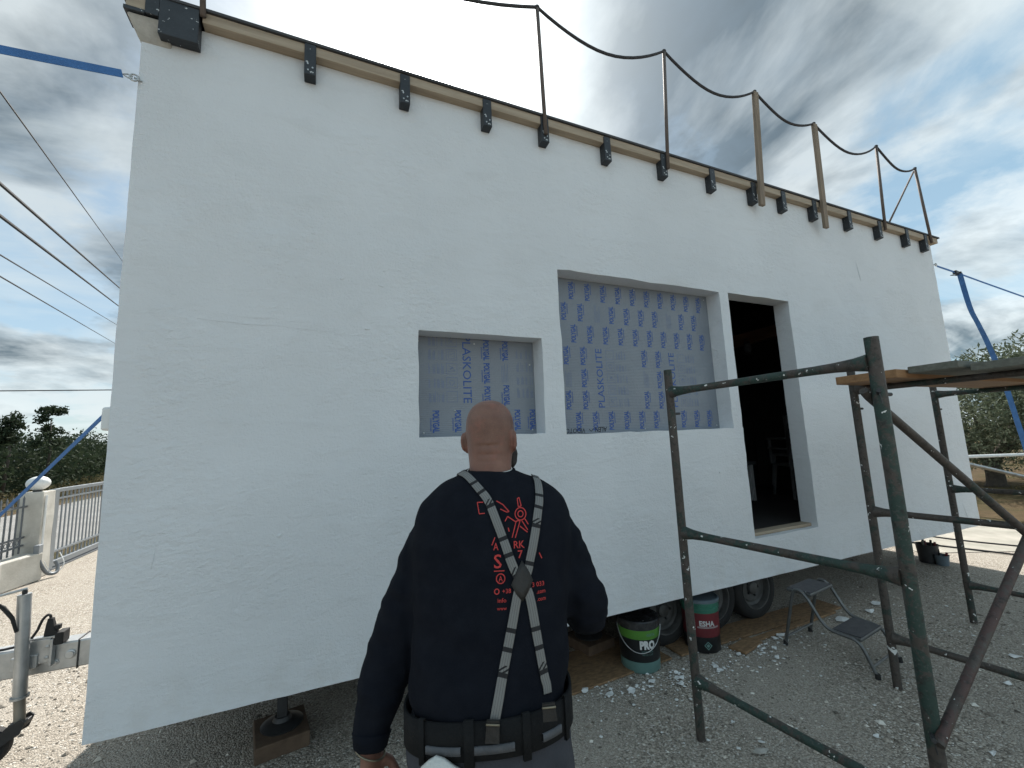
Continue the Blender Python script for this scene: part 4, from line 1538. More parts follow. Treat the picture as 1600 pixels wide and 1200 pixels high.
def leaf_mass(blobs, n, s, seed, asp=.45, shell=.55, droop=0.0):
    """n small leaf faces spread through ellipsoid blobs [(cx,cy,cz,rx,ry,rz)]"""
    rg_ = np.random.default_rng(seed)
    B = np.array(blobs, float)
    vol = B[:, 3] * B[:, 4] * B[:, 5]
    idx = rg_.choice(len(B), n, p=vol ** .8 / np.sum(vol ** .8))
    d = rg_.normal(size=(n, 3))
    d /= np.linalg.norm(d, axis=1)[:, None]
    rad = (shell + (1.08 - shell) * rg_.random(n) ** .7)[:, None]
    # clumpy radius so that the outline is uneven
    lump = 1 + .16 * np.sin(d[:, 0] * 7 + idx) * np.sin(d[:, 1] * 6 + idx * 2.1) + .12 * np.sin(d[:, 2] * 11 + idx * 1.3)
    c = B[idx, :3] + d * rad * lump[:, None] * B[idx, 3:]
    ax = rg_.normal(size=(n, 3)) + d * .6
    ax[:, 2] += .3 - droop
    ax /= np.linalg.norm(ax, axis=1)[:, None]
    t = rg_.normal(size=(n, 3))
    t -= ax * np.sum(t * ax, axis=1)[:, None]
    t /= np.linalg.norm(t, axis=1)[:, None]
    L = (s * (.6 + .8 * rg_.random(n)))[:, None]
    v = np.stack([c - ax * L, c + t * L * asp, c + ax * L, c - t * L * asp], 1).reshape(-1, 3)
    me = bpy.data.meshes.new('leaves')
    me.vertices.add(4 * n)
    me.vertices.foreach_set('co', v.astype(np.float32).ravel())
    me.loops.add(4 * n)
    me.loops.foreach_set('vertex_index', np.arange(4 * n, dtype=np.int32))
    me.polygons.add(n)
    me.polygons.foreach_set('loop_start', np.arange(0, 4 * n, 4, dtype=np.int32))
    me.update()
    me.validate()
    return me


def trunk(mb, base, h, r, limbs, rng):
    x, y = base
    pts = [(x, y, -.05), (x + .03, y, h * .4), (x - .03, y + .04, h * .8), (x, y, h)]
    mb.tube(smooth_path(pts, 3), [r * 1.35] + [r * (1 - .35 * i / 9) for i in range(9)], 12)
    for k in range(limbs):
        a = 6.283 * k / limbs + rng.uniform(-.3, .3)
        L = rng.uniform(1.0, 1.7)
        q = [(x, y, h * .75), (x + .4 * L * math.cos(a), y + .4 * L * math.sin(a), h + .35), (x + .8 * L * math.cos(a), y + .8 * L * math.sin(a), h + .9 * L * .8)]
        mb.tube(smooth_path(q, 3), [r * .6, r * .5, r * .42, r * .36, r * .3, r * .24, r * .15], 8)


def tree(name, base, h, r, blobs, n, s, mat, label, group, seed, asp=.35, droop=0.0):
    t = empty(name, (base[0], base[1], 0), label, 'tree', group)
    rg_ = random.Random(seed)
    mb = MB()
    trunk(mb, base, h, r, 6, rg_)
    mb.build('trunk', M_BARK, t, smooth='all')
    link('crown', leaf_mass(blobs, n, s, seed, asp, droop=droop), mat, t)
    return t


def blobset(cx, cy, cz, rx, ry, rz, n, seed):
    r_ = random.Random(seed)
    out = [(cx, cy, cz, rx * .7, ry * .7, rz * .8)]
    for k in range(n):
        a = r_.uniform(0, 6.28)
        e = r_.uniform(-.85, 1.0)
        q = math.sqrt(max(0, 1 - e * e))
        s_ = r_.uniform(.25, .45)
        out.append((cx + rx * .75 * q * math.cos(a), cy + ry * .75 * q * math.sin(a), cz + rz * .72 * e, rx * s_, ry * s_, rz * s_ * 1.1))
    return out


tree('olive_tree', (15.7, 2.75), .8, .19, blobset(15.5, 2.6, 1.95, 3.0, 3.0, 1.55, 26, 4), 46000, .055, M_OLIVE, 'grey green olive tree with short thick trunk beyond house right end', 'olive trees on the right', 21, .30)
tree('olive_tree', (20.5, .3), 1.1, .25, blobset(20.5, .3, 2.5, 3.2, 3.0, 1.75, 22, 8), 26000, .07, M_OLIVE, 'farther olive tree at the right edge behind the hanging blue strap', 'olive trees on the right', 22, .30)

# thicket across the road
bl = []
rt = random.Random(12)
for k in range(46):
    y = -6 + k * 1.25
    x = -11.6 - rt.uniform(0, 3.0) - .02 * y
    z = rt.uniform(2.1, 3.0)
    bl.append((x, y, z * .5, rt.uniform(1.2, 1.9), rt.uniform(1.1, 1.7), z * .58))
    bl.append((x - 2.2, y + .5, z * .6, 1.6, 1.5, z * .66))
tag(link('thicket', leaf_mass(bl, 75000, .10, 31, .45, shell=.45), M_THICK), 'dark evergreen thicket across the road behind the gate', 'thicket', kind='stuff')
bl = []
for k in range(60):
    y = -4 + k * .85
    x = -9.9 - rt.uniform(0, .9)
    h = rt.uniform(.35, .8)
    bl.append((x, y, h * .5, .6, .7, h * .7))
tag(link('dry_scrub', leaf_mass(bl, 22000, .06, 33, .22, shell=.3), M_SCRUB), 'low brown dry scrub in front of the dark thicket', 'scrub', kind='stuff')
for i, (x, y, z, lab) in enumerate(((-12.1, 24.6, 3.5, 'thin dark sapling rising above the thicket left of the white socket box'), (-12.3, 22.2, 3.4, 'second thin dark sapling above the thicket nearer the road sky gap'))):
    t = empty('sapling', (x, y, 0), lab, 'tree', 'saplings above the thicket')
    MB().tube([(x, y, 0), (x + .1, y, z * .6), (x, y + .05, z)], [.07, .05, .02], 8).build('trunk', M_BARK, t, smooth='all')
    bb = [(x + rt.uniform(-.35, .35), y + rt.uniform(-.35, .35), z - .2 + rt.uniform(-.9, .75), .26, .26, .22) for _ in range(14)]
    link('crown', leaf_mass(bb, 1600, .075, 60 + i, .45, shell=.2), M_THICK, t)
# dry grass tufts on the right field
bl = [(rt.uniform(10.5, 30), rt.uniform(-3, 9), .04, .35, .35, .12) for _ in range(130)]
tag(link('dry_grass', leaf_mass(bl, 16000, .05, 44, .12, shell=.2), M_SCRUB), 'tufts of dry brown grass on the field beyond the yard', 'grass', kind='stuff')

# white barrier on the right
ba = empty('pole_barrier', (12, 1.0, 0), 'white tubular barrier pole with sloping stay beyond house right end', 'barrier')
MB().tube([(10.6, 1.72, 1.0), (14.6, .2, .965)], .03, 12).build('top_pole', M_WHITEPL, ba, smooth=True)
MB().tube([(10.75, 1.55, .93), (14.0, .4, .02)], .035, 12).build('sloping_stay', M_STEEL, ba, smooth=True)
MB().tube([(10.62, 1.72, 0), (10.62, 1.72, .97)], .035, 12).build('barrier_post', M_WHITEPL, ba, smooth=True)
MB().tube([(14.55, .22, 0), (14.55, .22, .94)], .035, 12).build('barrier_post', M_WHITEPL, ba, smooth=True)
tag(MB().tube(smooth_path([(7.3, 2.2, .012), (7.45, 1.2, .012), (7.62, .55, .012), (7.72, .2, .012), (7.9, -.4, .012), (8.5, -1.4, .012)], 6), .011, 8).build('ground_line', M_CABLE, smooth=True), 'black line lying across the sunlit concrete by house right end', 'cable')  # thin black tubes laid where dark lines cross the concrete
tag(MB().tube(smooth_path([(7.9, 2.1, .012), (8.1, 1.3, .012), (8.15, .7, .012), (8.35, .1, .012), (8.8, -.9, .012)], 6), .009, 8).build('ground_line', M_CABLE, smooth=True), 'thinner black line farther out on the sunlit concrete', 'cable')

# overhead wires
WI = [((-5.8, 7.8, 8.6), (-13.5, 34.4, 15.3), .008, 'thin overhead wire, highest and steepest in the left sky'),
      ((-5.8, 8.0, 6.9), (-13.6, 34.7, 13.4), .018, 'thick overhead cable, upper of the dark pair at left'),
      ((-5.8, 8.1, 6.3), (-13.7, 35.0, 12.2), .018, 'thick overhead cable, lower of the dark pair at left'),
      ((-5.7, 8.2, 5.5), (-13.8, 35.2, 10.9), .008, 'thin overhead wire just below the thick dark pair'),
      ((-5.7, 8.3, 5.1), (-13.9, 35.4, 9.6), .008, 'thin overhead wire, fifth from the top at left'),
      ((-14.3, 23.5, 4.75), (-9.4, 23.1, 4.8), .012, 'faint level wire low above the dark thicket')]
for a, b, r_, lab in WI:
    a, b = Vector(a), Vector(b)
    d = b - a
    tag(MB().tube(lerp(a - d * .7, b + d * 1.0, 16, 0.0), r_ * 1.9, 6).build('overhead_wire', M_CABLE, smooth=True), lab, 'wire', 'overhead wires at left')

# ================================================================ PERSON
RZ = math.atan2(-.40063894, .91623602)
base = Vector((0, -2.533, 0)) + Vector((.40063894, .91623602, 0)) * 1.18 + Vector((.91623602, -.40063894, 0)) * -.09
man = empty('person', base, 'bald bearded man in black printed sweatshirt and grey braces seen from behind', 'person', rz=RZ)


def sup_ring(cu_, cv_, z, hw, hd, n=36, e=2.4, tilt=0.0):
    out = []
    for k in range(n):
        a = 2 * math.pi * k / n
        c_, s_ = math.cos(a), math.sin(a)
        x = hw * math.copysign(abs(c_) ** (2 / e), c_)
        y = hd * math.copysign(abs(s_) ** (2 / e), s_)
        out.append((cu_ + x + .09, cv_ + y - 1.18, z + tilt * y))
    return out


def lt(p):
    return Vector((p[0] + .09, p[1] - 1.18, p[2]))


def mlink(name, me, mat, parent=man, smooth='all', label=None):
    return link(name, me, mat, parent, smooth, world=False, label=label)


TOR = [(.985, -.092, 1.17, .190, .130), (1.03, -.09, 1.17, .200, .137), (1.10, -.085, 1.19, .202, .138), (1.20, -.083, 1.21, .207, .137), (1.30, -.078, 1.235, .216, .14),
       (1.38, -.073, 1.255, .226, .14), (1.44, -.072, 1.275, .226, .132), (1.48, -.072, 1.288, .210, .120), (1.508, -.073, 1.30, .182, .108), (1.530, -.075, 1.312, .148, .097), (1.548, -.078, 1.325, .105, .087), (1.562, -.081, 1.335, .078, .080)]
LARM = [(-.19, 1.288, 1.425, .080), (-.245, 1.28, 1.365, .079), (-.292, 1.265, 1.25, .072), (-.342, 1.25, 1.15, .070), (-.366, 1.23, 1.06, .068), (-.385, 1.205, .985, .057), (-.395, 1.19, .93, .047), (-.396, 1.18, .900, .041)]
RARM = [(.045, 1.288, 1.425, .080), (.098, 1.28, 1.365, .079), (.135, 1.275, 1.29, .072), (.168, 1.27, 1.215, .070), (.186, 1.285, 1.165, .064), (.178, 1.34, 1.140, .060), (.135, 1.45, 1.15, .052), (.08, 1.53, 1.165, .043), (.06, 1.555, 1.17, .040)]


def clothes_mesh(parts, voxel, smooth_it, name):
    mb = MB()
    for kind, data, k in parts:
        if kind == 'loft':
            mb.loft(data)
        elif kind == 'tube':
            pts = smooth_path([lt(p) for p in data], 4)
            rr_ = []
            for i in range(len(data) - 1):
                for j in range(4):
                    rr_.append(data[i][3] + (data[i + 1][3] - data[i][3]) * j / 4)
            rr_.append(data[-1][3])
            mb.tube(pts, [q + k for q in rr_], 20)
        elif kind == 'ell':
            mb.ell(*data)
    return baked(mb, [('REMESH', dict(mode='VOXEL', voxel_size=voxel)), ('SMOOTH', dict(factor=.5, iterations=smooth_it))], name)


sw = clothes_mesh([('loft', [sup_ring(u, v, z, hw, hd) for z, u, v, hw, hd in TOR], 0), ('tube', LARM, 0), ('tube', RARM, 0)], .009, 9, 'sweatshirt')
# folds: drag lines on the back and rings round the sleeves
def displace(me_, fn):
    k_ = len(me_.vertices)
    c_, n_ = np.empty(k_ * 3, np.float32), np.empty(k_ * 3, np.float32)
    me_.vertices.foreach_get('co', c_)
    me_.vertices.foreach_get('normal', n_)
    c_, n_ = c_.reshape(-1, 3), n_.reshape(-1, 3)
    dd_ = np.array([fn(*p) for p in c_.tolist()], np.float32)
    c_ = c_ + n_ * dd_[:, None]
    me_.vertices.foreach_set('co', c_.ravel())
    me_.update()
    return c_


def sweat_fold(x, y, z):
    if abs(x - .01) > .235:
        return .009 * noise.noise((x * 5, y * 6, z * 22 + x * 10)) + .005 * noise.noise((x * 10, y * 9, z * 42 + 5))
    low = max(0.0, min(1.0, (1.25 - z) / .25))
    return (.004 + .009 * low) * noise.noise((x * 6 + z * 7, y * 4, z * 12)) + .0035 * noise.noise((x * 18 + z * 6, y * 10, z * 13 + 9))


co = displace(sw, sweat_fold)
sweat = mlink('sweatshirt', sw, M_SWEAT)
bvh = BVHTree.FromPolygons([tuple(p) for p in co], [tuple(p.vertices) for p in sw.polygons])

# trousers
hipr = [(1.02, -.09, 1.17, .188, .128), (.98, -.092, 1.17, .197, .135), (.92, -.092, 1.165, .203, .142), (.86, -.09, 1.165, .205, .142), (.80, -.09, 1.17, .200, .132), (.76, -.09, 1.17, .19, .11)]


def leg(u0, v0):
    return [sup_ring(u0 + du, v0 + dv, z, hw, hd, 28, 2.2) for z, du, dv, hw, hd in ((.86, 0, 0, .100, .118), (.74, -.002, .0, .100, .108), (.60, -.004, .01, .091, .098), (.48, -.006, .012, .082, .090), (.36, -.006, 0, .078, .086), (.22, -.006, -.01, .076, .084), (.08, -.006, -.01, .080, .088), (.055, -.006, -.01, .08, .088))]


trm = clothes_mesh([('loft', [sup_ring(u, v, z, hw, hd) for z, u, v, hw, hd in hipr][::-1], 0), ('loft', leg(-.19, 1.165)[::-1], 0), ('loft', leg(.012, 1.175)[::-1], 0)], .010, 7, 'trousers')
displace(trm, lambda x, y, z: .006 * noise.noise((x * 7, y * 7, z * 13)) + .004 * noise.noise((x * 17, y * 15, z * 22)))
mlink('trousers', trm, M_TROUS)
for u0, v0 in ((-.198, 1.165), (.005, 1.175)):
    mb = MB()
    rgs = []
    for y, hw, h in ((-.11, .034, .07), (-.09, .044, .10), (-.02, .047, .105), (.06, .046, .085), (.12, .05, .065), (.17, .045, .055), (.195, .03, .04)):
        rgs.append([(u0 + .09 + hw * math.cos(a), v0 - 1.18 + y, max(0, h * .5 + h * .55 * math.sin(a))) for a in np.linspace(0, 2 * math.pi, 17)[:-1]])
    mb.loft(rgs)
    mlink('shoe', mb.mesh('shoe'), M_LEATHER)

# body: head, neck, arms with hands, torso and legs in one continuous skin
HC = (-.078, 1.375)


def head_rings():
    rows = [(1.44, -.078, 1.315, .066, .066), (1.50, -.078, 1.325, .0655, .068), (1.545, -.078, 1.338, .0645, .072), (1.580, -.078, 1.352, .0655, .082), (1.605, -.078, 1.366, .069, .091), (1.635, -.077, 1.372, .0735, .096),
            (1.665, -.077, 1.374, .0768, .099), (1.695, -.077, 1.373, .0775, .100), (1.722, -.077, 1.370, .0745, .0965), (1.745, -.077, 1.368, .066, .088), (1.763, -.077, 1.366, .052, .072), (1.775, -.077, 1.366, .034, .049), (1.781, -.077, 1.366, .014, .02)]
    return [sup_ring(u, v, z, hw, hd, 32, 2.15) for z, u, v, hw, hd in rows]


mb = MB()
mb.loft(head_rings())
HR = Matrix.Rotation(R(-17), 4, 'Z')
HP = lt((-.077, 1.372, 0))


def Le(p):
    q = lt(p) - HP
    return HP + HR @ q



mb.ell(Le((-.077, 1.445, 1.590)), (.040, .040, .030), 16, 10, HR)          # jaw / chin
mb.ell(Le((-.077, 1.462, 1.655)), (.012, .020, .026), 12, 8, HR)           # nose bridge
mb.ell(Le((-.077, 1.477, 1.640)), (.016, .016, .013), 12, 8, HR)           # nose tip
mb.ell(Le((-.077, 1.452, 1.695)), (.052, .020, .012), 14, 8, HR)           # brow
mb.ell(Le((-.077, 1.460, 1.607)), (.026, .014, .008), 12, 8, HR)           # lips
for s_ in (-1, 1):
    mb.ell(Le((-.077 + s_ * .045, 1.435, 1.64)), (.026, .026, .024), 12, 8, HR)   # cheek
# ears
for s_ in (-1, 1):
    e_ = HR @ Matrix.Rotation(R(24 * s_), 4, 'Z') @ Matrix.Rotation(R(-8), 4, 'X')
    mb.ell(Le((-.077 + s_ * .083, 1.362, 1.652)), (.0085, .019, .033), 14, 10, e_)
    mb.ell(Le((-.077 + s_ * .088, 1.353, 1.660)), (.0065, .010, .024), 12, 8, e_)
    mb.ell(Le((-.077 + s_ * .079, 1.367, 1.626)), (.007, .011, .012), 12, 8, e_)
mb.loft([sup_ring(u, v, z, hw - .018, hd - .018) for z, u, v, hw, hd in TOR[:-1]])
for arm in (LARM, RARM):
    pts = smooth_path([lt(p) for p in arm], 3)
    rr_ = []
    for i in range(len(arm) - 1):
        rr_ += [max(.022, arm[i][3] - .02 + (arm[i + 1][3] - arm[i][3]) * j / 3) for j in range(3)]
    rr_.append(.024)
    mb.tube(pts, rr_, 16)
for u0, v0 in ((-.19, 1.165), (.012, 1.175)):
    mb.tube([lt((u0, v0, .95)), lt((u0, v0, .5)), lt((u0 - .006, v0 - .005, .06))], [.085, .06, .045], 16)


def hand(wr, down, across, thumb_side, curl):
    """palm plus five bent fingers; down = wrist-to-knuckle axis, across = index side, third axis = palm normal"""
    wr = lt(wr)
    dn = Vector(down).normalized()
    ac = Vector(across)
    ac = (ac - dn * ac.dot(dn)).normalized()
    nm = dn.cross(ac) * thumb_side
    rings = []
    for t, w, th in ((-.03, .024, .022), (.0, .026, .020), (.03, .034, .018), (.06, .042, .017), (.088, .043, .014), (.098, .038, .010)):
        c_ = wr + dn * t
        rings.append([c_ + ac * (w * math.cos(a)) + nm * (th * math.sin(a)) for a in np.linspace(0, 2 * math.pi, 17)[:-1]])
    mb.loft(rings)
    for k, (off, L, r_) in enumerate(((.031, .072, .0092), (.0105, .080, .0095), (-.010, .075, .0092), (-.030, .060, .0082))):
        p = wr + dn * .088 + ac * off
        ang = 0.0
        pts = [p - dn * .02, p]
        for j, fr_ in enumerate((.46, .30, .24)):
            ang += curl * (.5 if j == 0 else .75)
            p = p + (dn * math.cos(ang) + nm * math.sin(ang)) * L * fr_
            pts.append(p)
        mb.tube(pts, [r_, r_ * 1.05, r_, r_ * .92, r_ * .7], 10)
        mb.ell(pts[-1], (r_ * .7,) * 3, 8, 6)
    p = wr + dn * .022 + ac * .024 + nm * .006
    d1 = (dn * .62 + ac * .62 + nm * .45).normalized()
    d2 = (dn * .9 + ac * .2 + nm * .45).normalized()
    pts = [p - d1 * .015, p + d1 * .034, p + d1 * .034 + d2 * .030, p + d1 * .034 + d2 * .056]
    mb.tube(pts, [.014, .0125, .011, .008], 10)
    mb.ell(pts[-1], (.008,) * 3, 8, 6)


hand((-.396, 1.178, .885), (0.05, .05, -1), (.45, .9, 0), 1, .42)
hand((.055, 1.562, 1.172), (-.62, .75, .1), (.1, .1, 1), -1, .35)
bodym = baked(mb, [('REMESH', dict(mode='VOXEL', voxel_size=.0048)), ('SMOOTH', dict(factor=.5, iterations=4))], 'body')


def nape(x, y, z):
    if z < 1.54 or y > .16:
        return 0.0
    r_ = 0.0
    for zc, dep_ in ((1.638, .0046), (1.612, .0032), (1.592, .002)):
        r_ -= dep_ * math.exp(-((z - zc - .05 * abs(x - .012) ** 1.2) / .0035) ** 2) * math.exp(-((x - .012) / .030) ** 4)
    return r_


displace(bodym, nape)
mlink('body', bodym, M_SKIN)
# eyes
for s_ in (-1, 1):
    mlink('eye', MB().ell(Le((-.077 + s_ * .031, 1.452, 1.672)), (.011, .011, .011), 12, 8).mesh('eye'), M_WHITEPL)
# beard: shell round the lower face
mb = MB()
mb.ell(Le((-.077, 1.425, 1.585)), (.066, .066, .040), 22, 14, HR)
mb.ell(Le((-.077, 1.445, 1.548)), (.044, .040, .036), 18, 12, HR)
for s_ in (-1, 1):
    mb.ell(Le((-.077 + s_ * .056, 1.415, 1.605)), (.0165, .040, .042), 14, 10, HR)
mb.ell(Le((-.077, 1.474, 1.617)), (.03, .010, .006), 12, 8, HR)
bm_ = baked(mb, [('REMESH', dict(mode='VOXEL', voxel_size=.005)), ('SMOOTH', dict(factor=.5, iterations=2))], 'beard')
displace(bm_, lambda x, y, z: .003 * noise.noise((x * 60, y * 60, z * 60)))
mlink('beard', bm_, M_BEARD)

# collar rib, hem rib and cuffs
mb = MB()
col = sup_ring(-.081, 1.336, 1.557, .0745, .080, 40, 2.2, tilt=.10)
mb.tube([*col, col[0]], .0075, 8, cap=False)
mlink('collar', mb.mesh('collar'), M_SWEAT, sweat)
mb = MB()
col = sup_ring(-.080, 1.337, 1.5645, .0685, .0745, 40, 2.2, tilt=.10)
mb.tube([*col, col[0]], .0016, 6, cap=False)
mlink('undershirt_edge', mb.mesh('undershirt_edge'), M_CLOTH, man)
for arm in (LARM, RARM):
    p, q = lt(arm[-1]), lt(arm[-2])
    d = (p - q).normalized()
    mlink('cuff', MB().tube([q + d * .002, q + d * .012, p, p + d * .008], [arm[-2][3] + .002, arm[-2][3] - .001, arm[-1][3] + .001, arm[-1][3] - .006], 20).mesh('cuff'), M_SWEAT, sweat)
p = lt((-.396, 1.178, .893))
ring = [p + Vector((.036 * math.cos(a), .033 * math.sin(a), -.014 * math.cos(a))) for a in np.linspace(0, 2 * math.pi, 20)]
mlink('bracelet', MB().tube(ring, .0028, 6, cap=False).mesh('bracelet'), M_METALCLIP)

# belt
def band(z0, z1, grow, name, mat, a0=0.0, a1=2 * math.pi, n=72, parent=man):
    mb_ = MB()
    closed = abs(a1 - a0 - 2 * math.pi) < 1e-4
    rows = []
    for z, gr in ((z0, grow), (z0, grow + .007), (z1, grow + .007), (z1, grow)):
        row = []
        for k in range(n + (0 if closed else 1)):
            a = a0 + (a1 - a0) * k / n
            c_, s_ = math.cos(a), math.sin(a)
            hw, hd, e = .199 + gr, .137 + gr, 2.4
            dz = .014 * c_ - .006 * s_
            row.append((-.092 + .09 + hw * math.copysign(abs(c_) ** (2 / e), c_), 1.17 - 1.18 + hd * math.copysign(abs(s_) ** (2 / e), s_), z + dz))
        rows.append(row)
    k_ = len(rows[0])
    vs = [p for r_ in rows for p in r_]
    fs = []
    for r_ in range(4):
        for k in range(k_ if closed else k_ - 1):
            a, b = r_ * k_ + k, r_ * k_ + (k + 1) % k_
            c_, d_ = ((r_ + 1) % 4) * k_ + (k + 1) % k_, ((r_ + 1) % 4) * k_ + k
            fs.append((a, b, c_, d_))
    mb_.add(vs, fs)
    me_ = mb_.mesh(name)
    return mlink(name, me_, mat, parent)


belt = band(.955, 1.032, .004, 'tool_belt', M_BELT)
for a0, a1 in ((R(235), R(259)), (R(263), R(284)), (R(303), R(321))):
    band(.970, .986, .0085, 'belt_stripe', M_GREYWEB, a0, a1, 12, belt)
for a in (R(229), R(261), R(289), R(326)):
    band(.945, 1.040, .0095, 'belt_loop', M_BELT, a, a + R(5), 4, belt)


# braces (suspenders) lying on the back
def on_back(U, Z, off=.003, bv=bvh):
    h = bv.ray_cast(Vector((U, -1.0, Z)), Vector((0, 1, 0)))
    if h[0] is None:
        h = bv.find_nearest(Vector((U, -.15, Z)))
    return h[0] + Vector((0, -1, 0)) * off * .4 + h[1] * off * .6


def brace_mat():
    mt, G = newmat('striped_braces')
    uv = G.n('ShaderNodeTexCoord').outputs['UV']
    sp = G.n('ShaderNodeSeparateXYZ', ins={0: uv})
    along, across = sp.outputs[0], sp.outputs[1]
    lines = G.math('LESS_THAN', G.math('FRACT', G.math('MULTIPLY', across, 4.0)), .13)
    f = G.math('FRACT', G.math('MULTIPLY', along, 1 / .092))
    band_ = G.math('LESS_THAN', f, .11)
    s2_ = G.math('FRACT', G.math('ADD', G.math('MULTIPLY', along, 1 / .184), .28))
    band2 = G.math('LESS_THAN', s2_, .055)
    diag = G.math('ABSOLUTE', G.math('SUBTRACT', G.math('FRACT', G.math('ADD', G.math('MULTIPLY', along, 1 / .184), .08)), G.math('MULTIPLY', across, .1)))
    dg_ = G.math('LESS_THAN', G.math('ABSOLUTE', G.math('SUBTRACT', diag, .03)), .014)
    k_ = G.math('MAXIMUM', G.math('MAXIMUM', band_, band2), dg_)
    c_ = G.mix(G.math('MULTIPLY', lines, .75), (.19, .19, .183), (.025, .025, .025))
    c_ = G.mix(k_, c_, (.012, .012, .014))
    G.set(G.bs.inputs['Base Color'], c_)
    G.bs.inputs['Roughness'].default_value = .85
    G.set(G.bs.inputs['Normal'], G.bump(G.noise(G.obj, 500, 2, .5), .3, .003))
    return mt


M_BRACE = brace_mat()


def brace(path, w, name, parent, mat):
    cen = []
    for p in path:
        cen.append(on_back(p[0], p[1], 0) if len(p) == 2 else bvh.find_nearest(Vector(p))[0])
    pts = smooth_path(cen, 6)
    rows, uvs = [], []
    L = 0
    for i, p in enumerate(pts):
        t = (pts[min(i + 1, len(pts) - 1)] - pts[max(i - 1, 0)]).normalized()
        nr = bvh.find_nearest(p)
        s_ = t.cross(nr[1]).normalized()
        if i:
            L += (p - pts[i - 1]).length
        row = []
        for k in range(5):
            h = bvh.find_nearest(nr[0] + s_ * ((k / 4 - .5) * w))
            row.append(h[0] + h[1] * .0035)
        rows.append(row)
        uvs.append(L)
    vs = [p for r_ in rows for p in r_]
    fs = [(i * 5 + k, i * 5 + k + 1, (i + 1) * 5 + k + 1, (i + 1) * 5 + k) for i in range(len(rows) - 1) for k in range(4)]
    me_ = bpy.data.meshes.new(name)
    me_.from_pydata(vs, [], fs)
    uvl = me_.uv_layers.new(name='UVMap')
    for lp in me_.loops:
        i, k = divmod(lp.vertex_index, 5)
        uvl.data[lp.index].uv = (uvs[i], k / 4)
    o = mlink(name, me_, mat, parent)
    md = o.modifiers.new('solid', 'SOLIDIFY')
    md.thickness = .002
    md.offset = 1
    return o


S1 = [(-.080, .24, 1.44), (-.080, .20, 1.52), (-.076, .15, 1.56), (-.068, .10, 1.558), (-.048, .07, 1.545), (-.016, 1.522), (.013, 1.490), (.038, 1.435), (.055, 1.391), (.068, 1.353), (.08, 1.324), (.092, 1.301)]
S2 = [(.140, .24, 1.42), (.144, .20, 1.50), (.148, .14, 1.545), (.150, .09, 1.53), (.151, 1.488), (.143, 1.454), (.131, 1.403), (.118, 1.357), (.109, 1.326), (.095, 1.301)]
S3 = [(.088, 1.295), (.079, 1.266), (.063, 1.202), (.045, 1.133), (.025, 1.053), (.021, 1.036)]
S4 = [(.102, 1.295), (.112, 1.265), (.124, 1.181), (.135, 1.105), (.14, 1.083), (.141, 1.066)]
br_ = brace(S1, .0225, 'brace_strap', man, M_BRACE)
for q in (S2, S3, S4):
    brace(q, .0222, 'brace_strap', man, M_BRACE)
# leather crossing patch
mb = MB()
dm = [(.096, 1.352), (.082, 1.328), (.067, 1.300), (.078, 1.280), (.094, 1.262), (.108, 1.282), (.121, 1.306), (.110, 1.330)]
cc = on_back(.094, 1.304, .009)
outer = [on_back(u, z, .007) for u, z in dm]
inn = [on_back(.094 + (u - .094) * .55, 1.304 + (z - 1.304) * .55, .0085) for u, z in dm]
n = len(dm)
mb.add(outer + inn + [cc], [(i, (i + 1) % n, n + (i + 1) % n, n + i) for i in range(n)] + [(n + i, n + (i + 1) % n, 2 * n) for i in range(n)])
o = mlink('brace_patch', mb.mesh('brace_patch'), M_LEATHER)
md = o.modifiers.new('solid', 'SOLIDIFY')
md.thickness = .003
for (u, z, u2, z2) in ((.018, 1.046, .015, 1.003), (.141, 1.076, .143, 1.042)):
    y = min(on_back(u, max(z, 1.06), .0)[1] - .012, -.168)
    d = Vector((u2 - u, 0, z2 - z)).normalized()
    s_ = Vector((d.z, 0, -d.x))
    a, b = Vector((u, y, z)), Vector((u2, y - .003, z2))
    mb = MB()
    mb.hexa([a - s_ * .014, a + s_ * .014, b + s_ * .0155, b - s_ * .0155], [p + Vector((0, .006, 0)) for p in (a - s_ * .014, a + s_ * .014, b + s_ * .0155, b - s_ * .0155)])
    cl_ = mlink('brace_clip', mb.mesh('brace_clip'), M_LEATHER, smooth=False)
    mlink('clip_buckle', MB().tube([a - s_ * .015 + Vector((0, -.003, 0)) + d * .006, a + s_ * .015 + Vector((0, -.003, 0)) + d * .006], .0025, 6).mesh('clip_buckle'), M_METALCLIP, cl_)


# red print on the back
def back_print(items, strokes):
    mb_ = MB()
    for s, u, z, h, w in items:
        vs, fs, tw = text2d(s, .008)
        kx = w / tw
        mb_.add([on_back(u + (p - tw / 2) * kx, z + (q - .5) * h, .0022) for p, q in vs], fs)
    for path, w in strokes:
        for (u0, z0), (u1, z1) in zip(path, path[1:]):
            L_ = math.hypot(u1 - u0, z1 - z0)
            if L_ < 1e-6:
                continue
            nx, nz = -(z1 - z0) / L_ * w / 2, (u1 - u0) / L_ * w / 2
            k = max(1, int(L_ / .012))
            for j in range(k):
                a, b = j / k, (j + 1) / k
                qd = [(u0 + (u1 - u0) * a + nx, z0 + (z1 - z0) * a + nz), (u0 + (u1 - u0) * b + nx, z0 + (z1 - z0) * b + nz),
                      (u0 + (u1 - u0) * b - nx, z0 + (z1 - z0) * b - nz), (u0 + (u1 - u0) * a - nx, z0 + (z1 - z0) * a - nz)]
                mb_.add([on_back(*q, .0022) for q in qd], [(0, 1, 2, 3)])
    return mb_


def circ(u, z, r_, n=18):
    return [(u + r_ * math.cos(a), z + r_ * math.sin(a)) for a in np.linspace(0, 2 * math.pi, n + 1)]


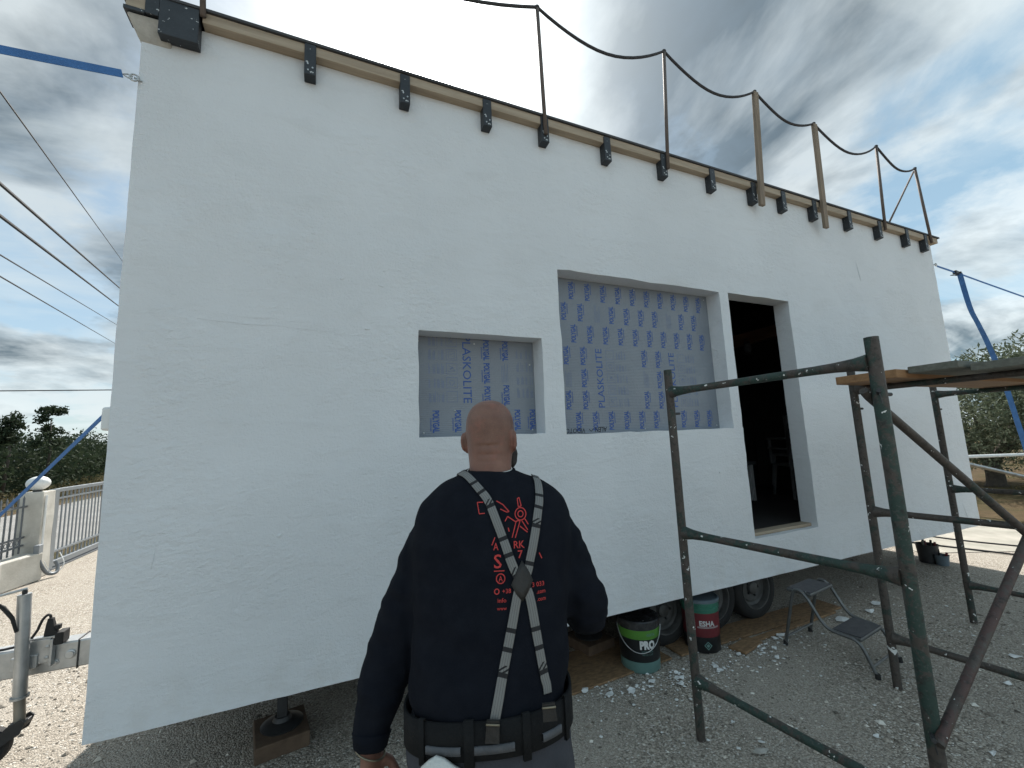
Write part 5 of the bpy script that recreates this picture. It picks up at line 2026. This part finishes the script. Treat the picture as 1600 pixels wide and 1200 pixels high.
IT = [('A', .032, 1.386, .016, .013), ('RK', .091, 1.388, .0165, .027), ('S', .036, 1.353, .031, .019), ('7', .093, 1.366, .018, .012), ('A', .042, 1.314, .012, .010),
      ('+38', .056, 1.287, .0095, .021), ('3 033', .134, 1.295, .010, .030), ('info', .044, 1.268, .009, .021), ('.com', .140, 1.279, .009, .021), ('www', .043, 1.251, .0075, .023), ('.com', .140, 1.263, .009, .021)]
SK = [[(-.001, 1.488), (-.017, 1.488), (-.011, 1.461), (.004, 1.462)], [(.091, 1.492), (.096, 1.495), (.101, 1.475), (.093, 1.474), (.091, 1.492)], [(.086, 1.442), (.074, 1.404)], [(.096, 1.441), (.082, 1.403)],
      [(.089, 1.442), (.096, 1.441)], [(.095, 1.429), (.114, 1.414)], [(.101, 1.441), (.115, 1.419)], [(.109, 1.445), (.117, 1.432)], [(.035, 1.49), (.052, 1.481), (.068, 1.464), (.062, 1.463), (.045, 1.471)],
      [(.057, 1.442), (.064, 1.453), (.085, 1.439), (.093, 1.444)], [(.141, 1.365), (.147, 1.351)], [(.022, 1.389), (.03, 1.406)], [(.026, 1.331), (.052, 1.331)], [(.065, 1.427), (.067, 1.418)],
      circ(.098, 1.457, .0145), circ(.098, 1.457, .0070), circ(.042, 1.314, .0105), circ(.032, 1.287, .0055)]
for it in IT:
    mlink('back_lettering', back_print([it], []).mesh('back_lettering'), M_RED, sweat, smooth=False)
mlink('back_emblem', back_print([], [(s, .0024) for s in SK]).mesh('back_emblem'), M_RED, sweat, smooth=False)['kind'] = 'stuff'

# white rag tucked at the back pocket
mb = MB()
rag = [(-.142, .958), (-.125, .972), (-.108, .981), (-.090, .975), (-.066, .958), (-.045, .944), (-.03, .925), (-.04, .875), (-.09, .86), (-.135, .885)]
Mw = Matrix.Translation(base) @ Matrix.Rotation(RZ, 4, 'Z')
rv = random.Random(4)
front = [Mw @ Vector((u, -.168 + rv.uniform(-.006, .006) - .10 * max(0, .0), z)) for u, z in rag]
back = [Mw @ Vector((u, -.158 + rv.uniform(-.003, .003), z - .002)) for u, z in rag]
mid = Mw @ Vector((-.09, -.182, .92))
n = len(rag)
mb.add(front + back + [mid], [(i, (i + 1) % n, 2 * n) for i in range(n)] + [tuple(range(2 * n - 1, n - 1, -1))] + [((i + 1) % n, i, n + i, n + (i + 1) % n) for i in range(n)])
tag(mb.build('rag', M_CLOTH, smooth='all'), 'white folded rag tucked behind the man\'s tool belt', 'rag')
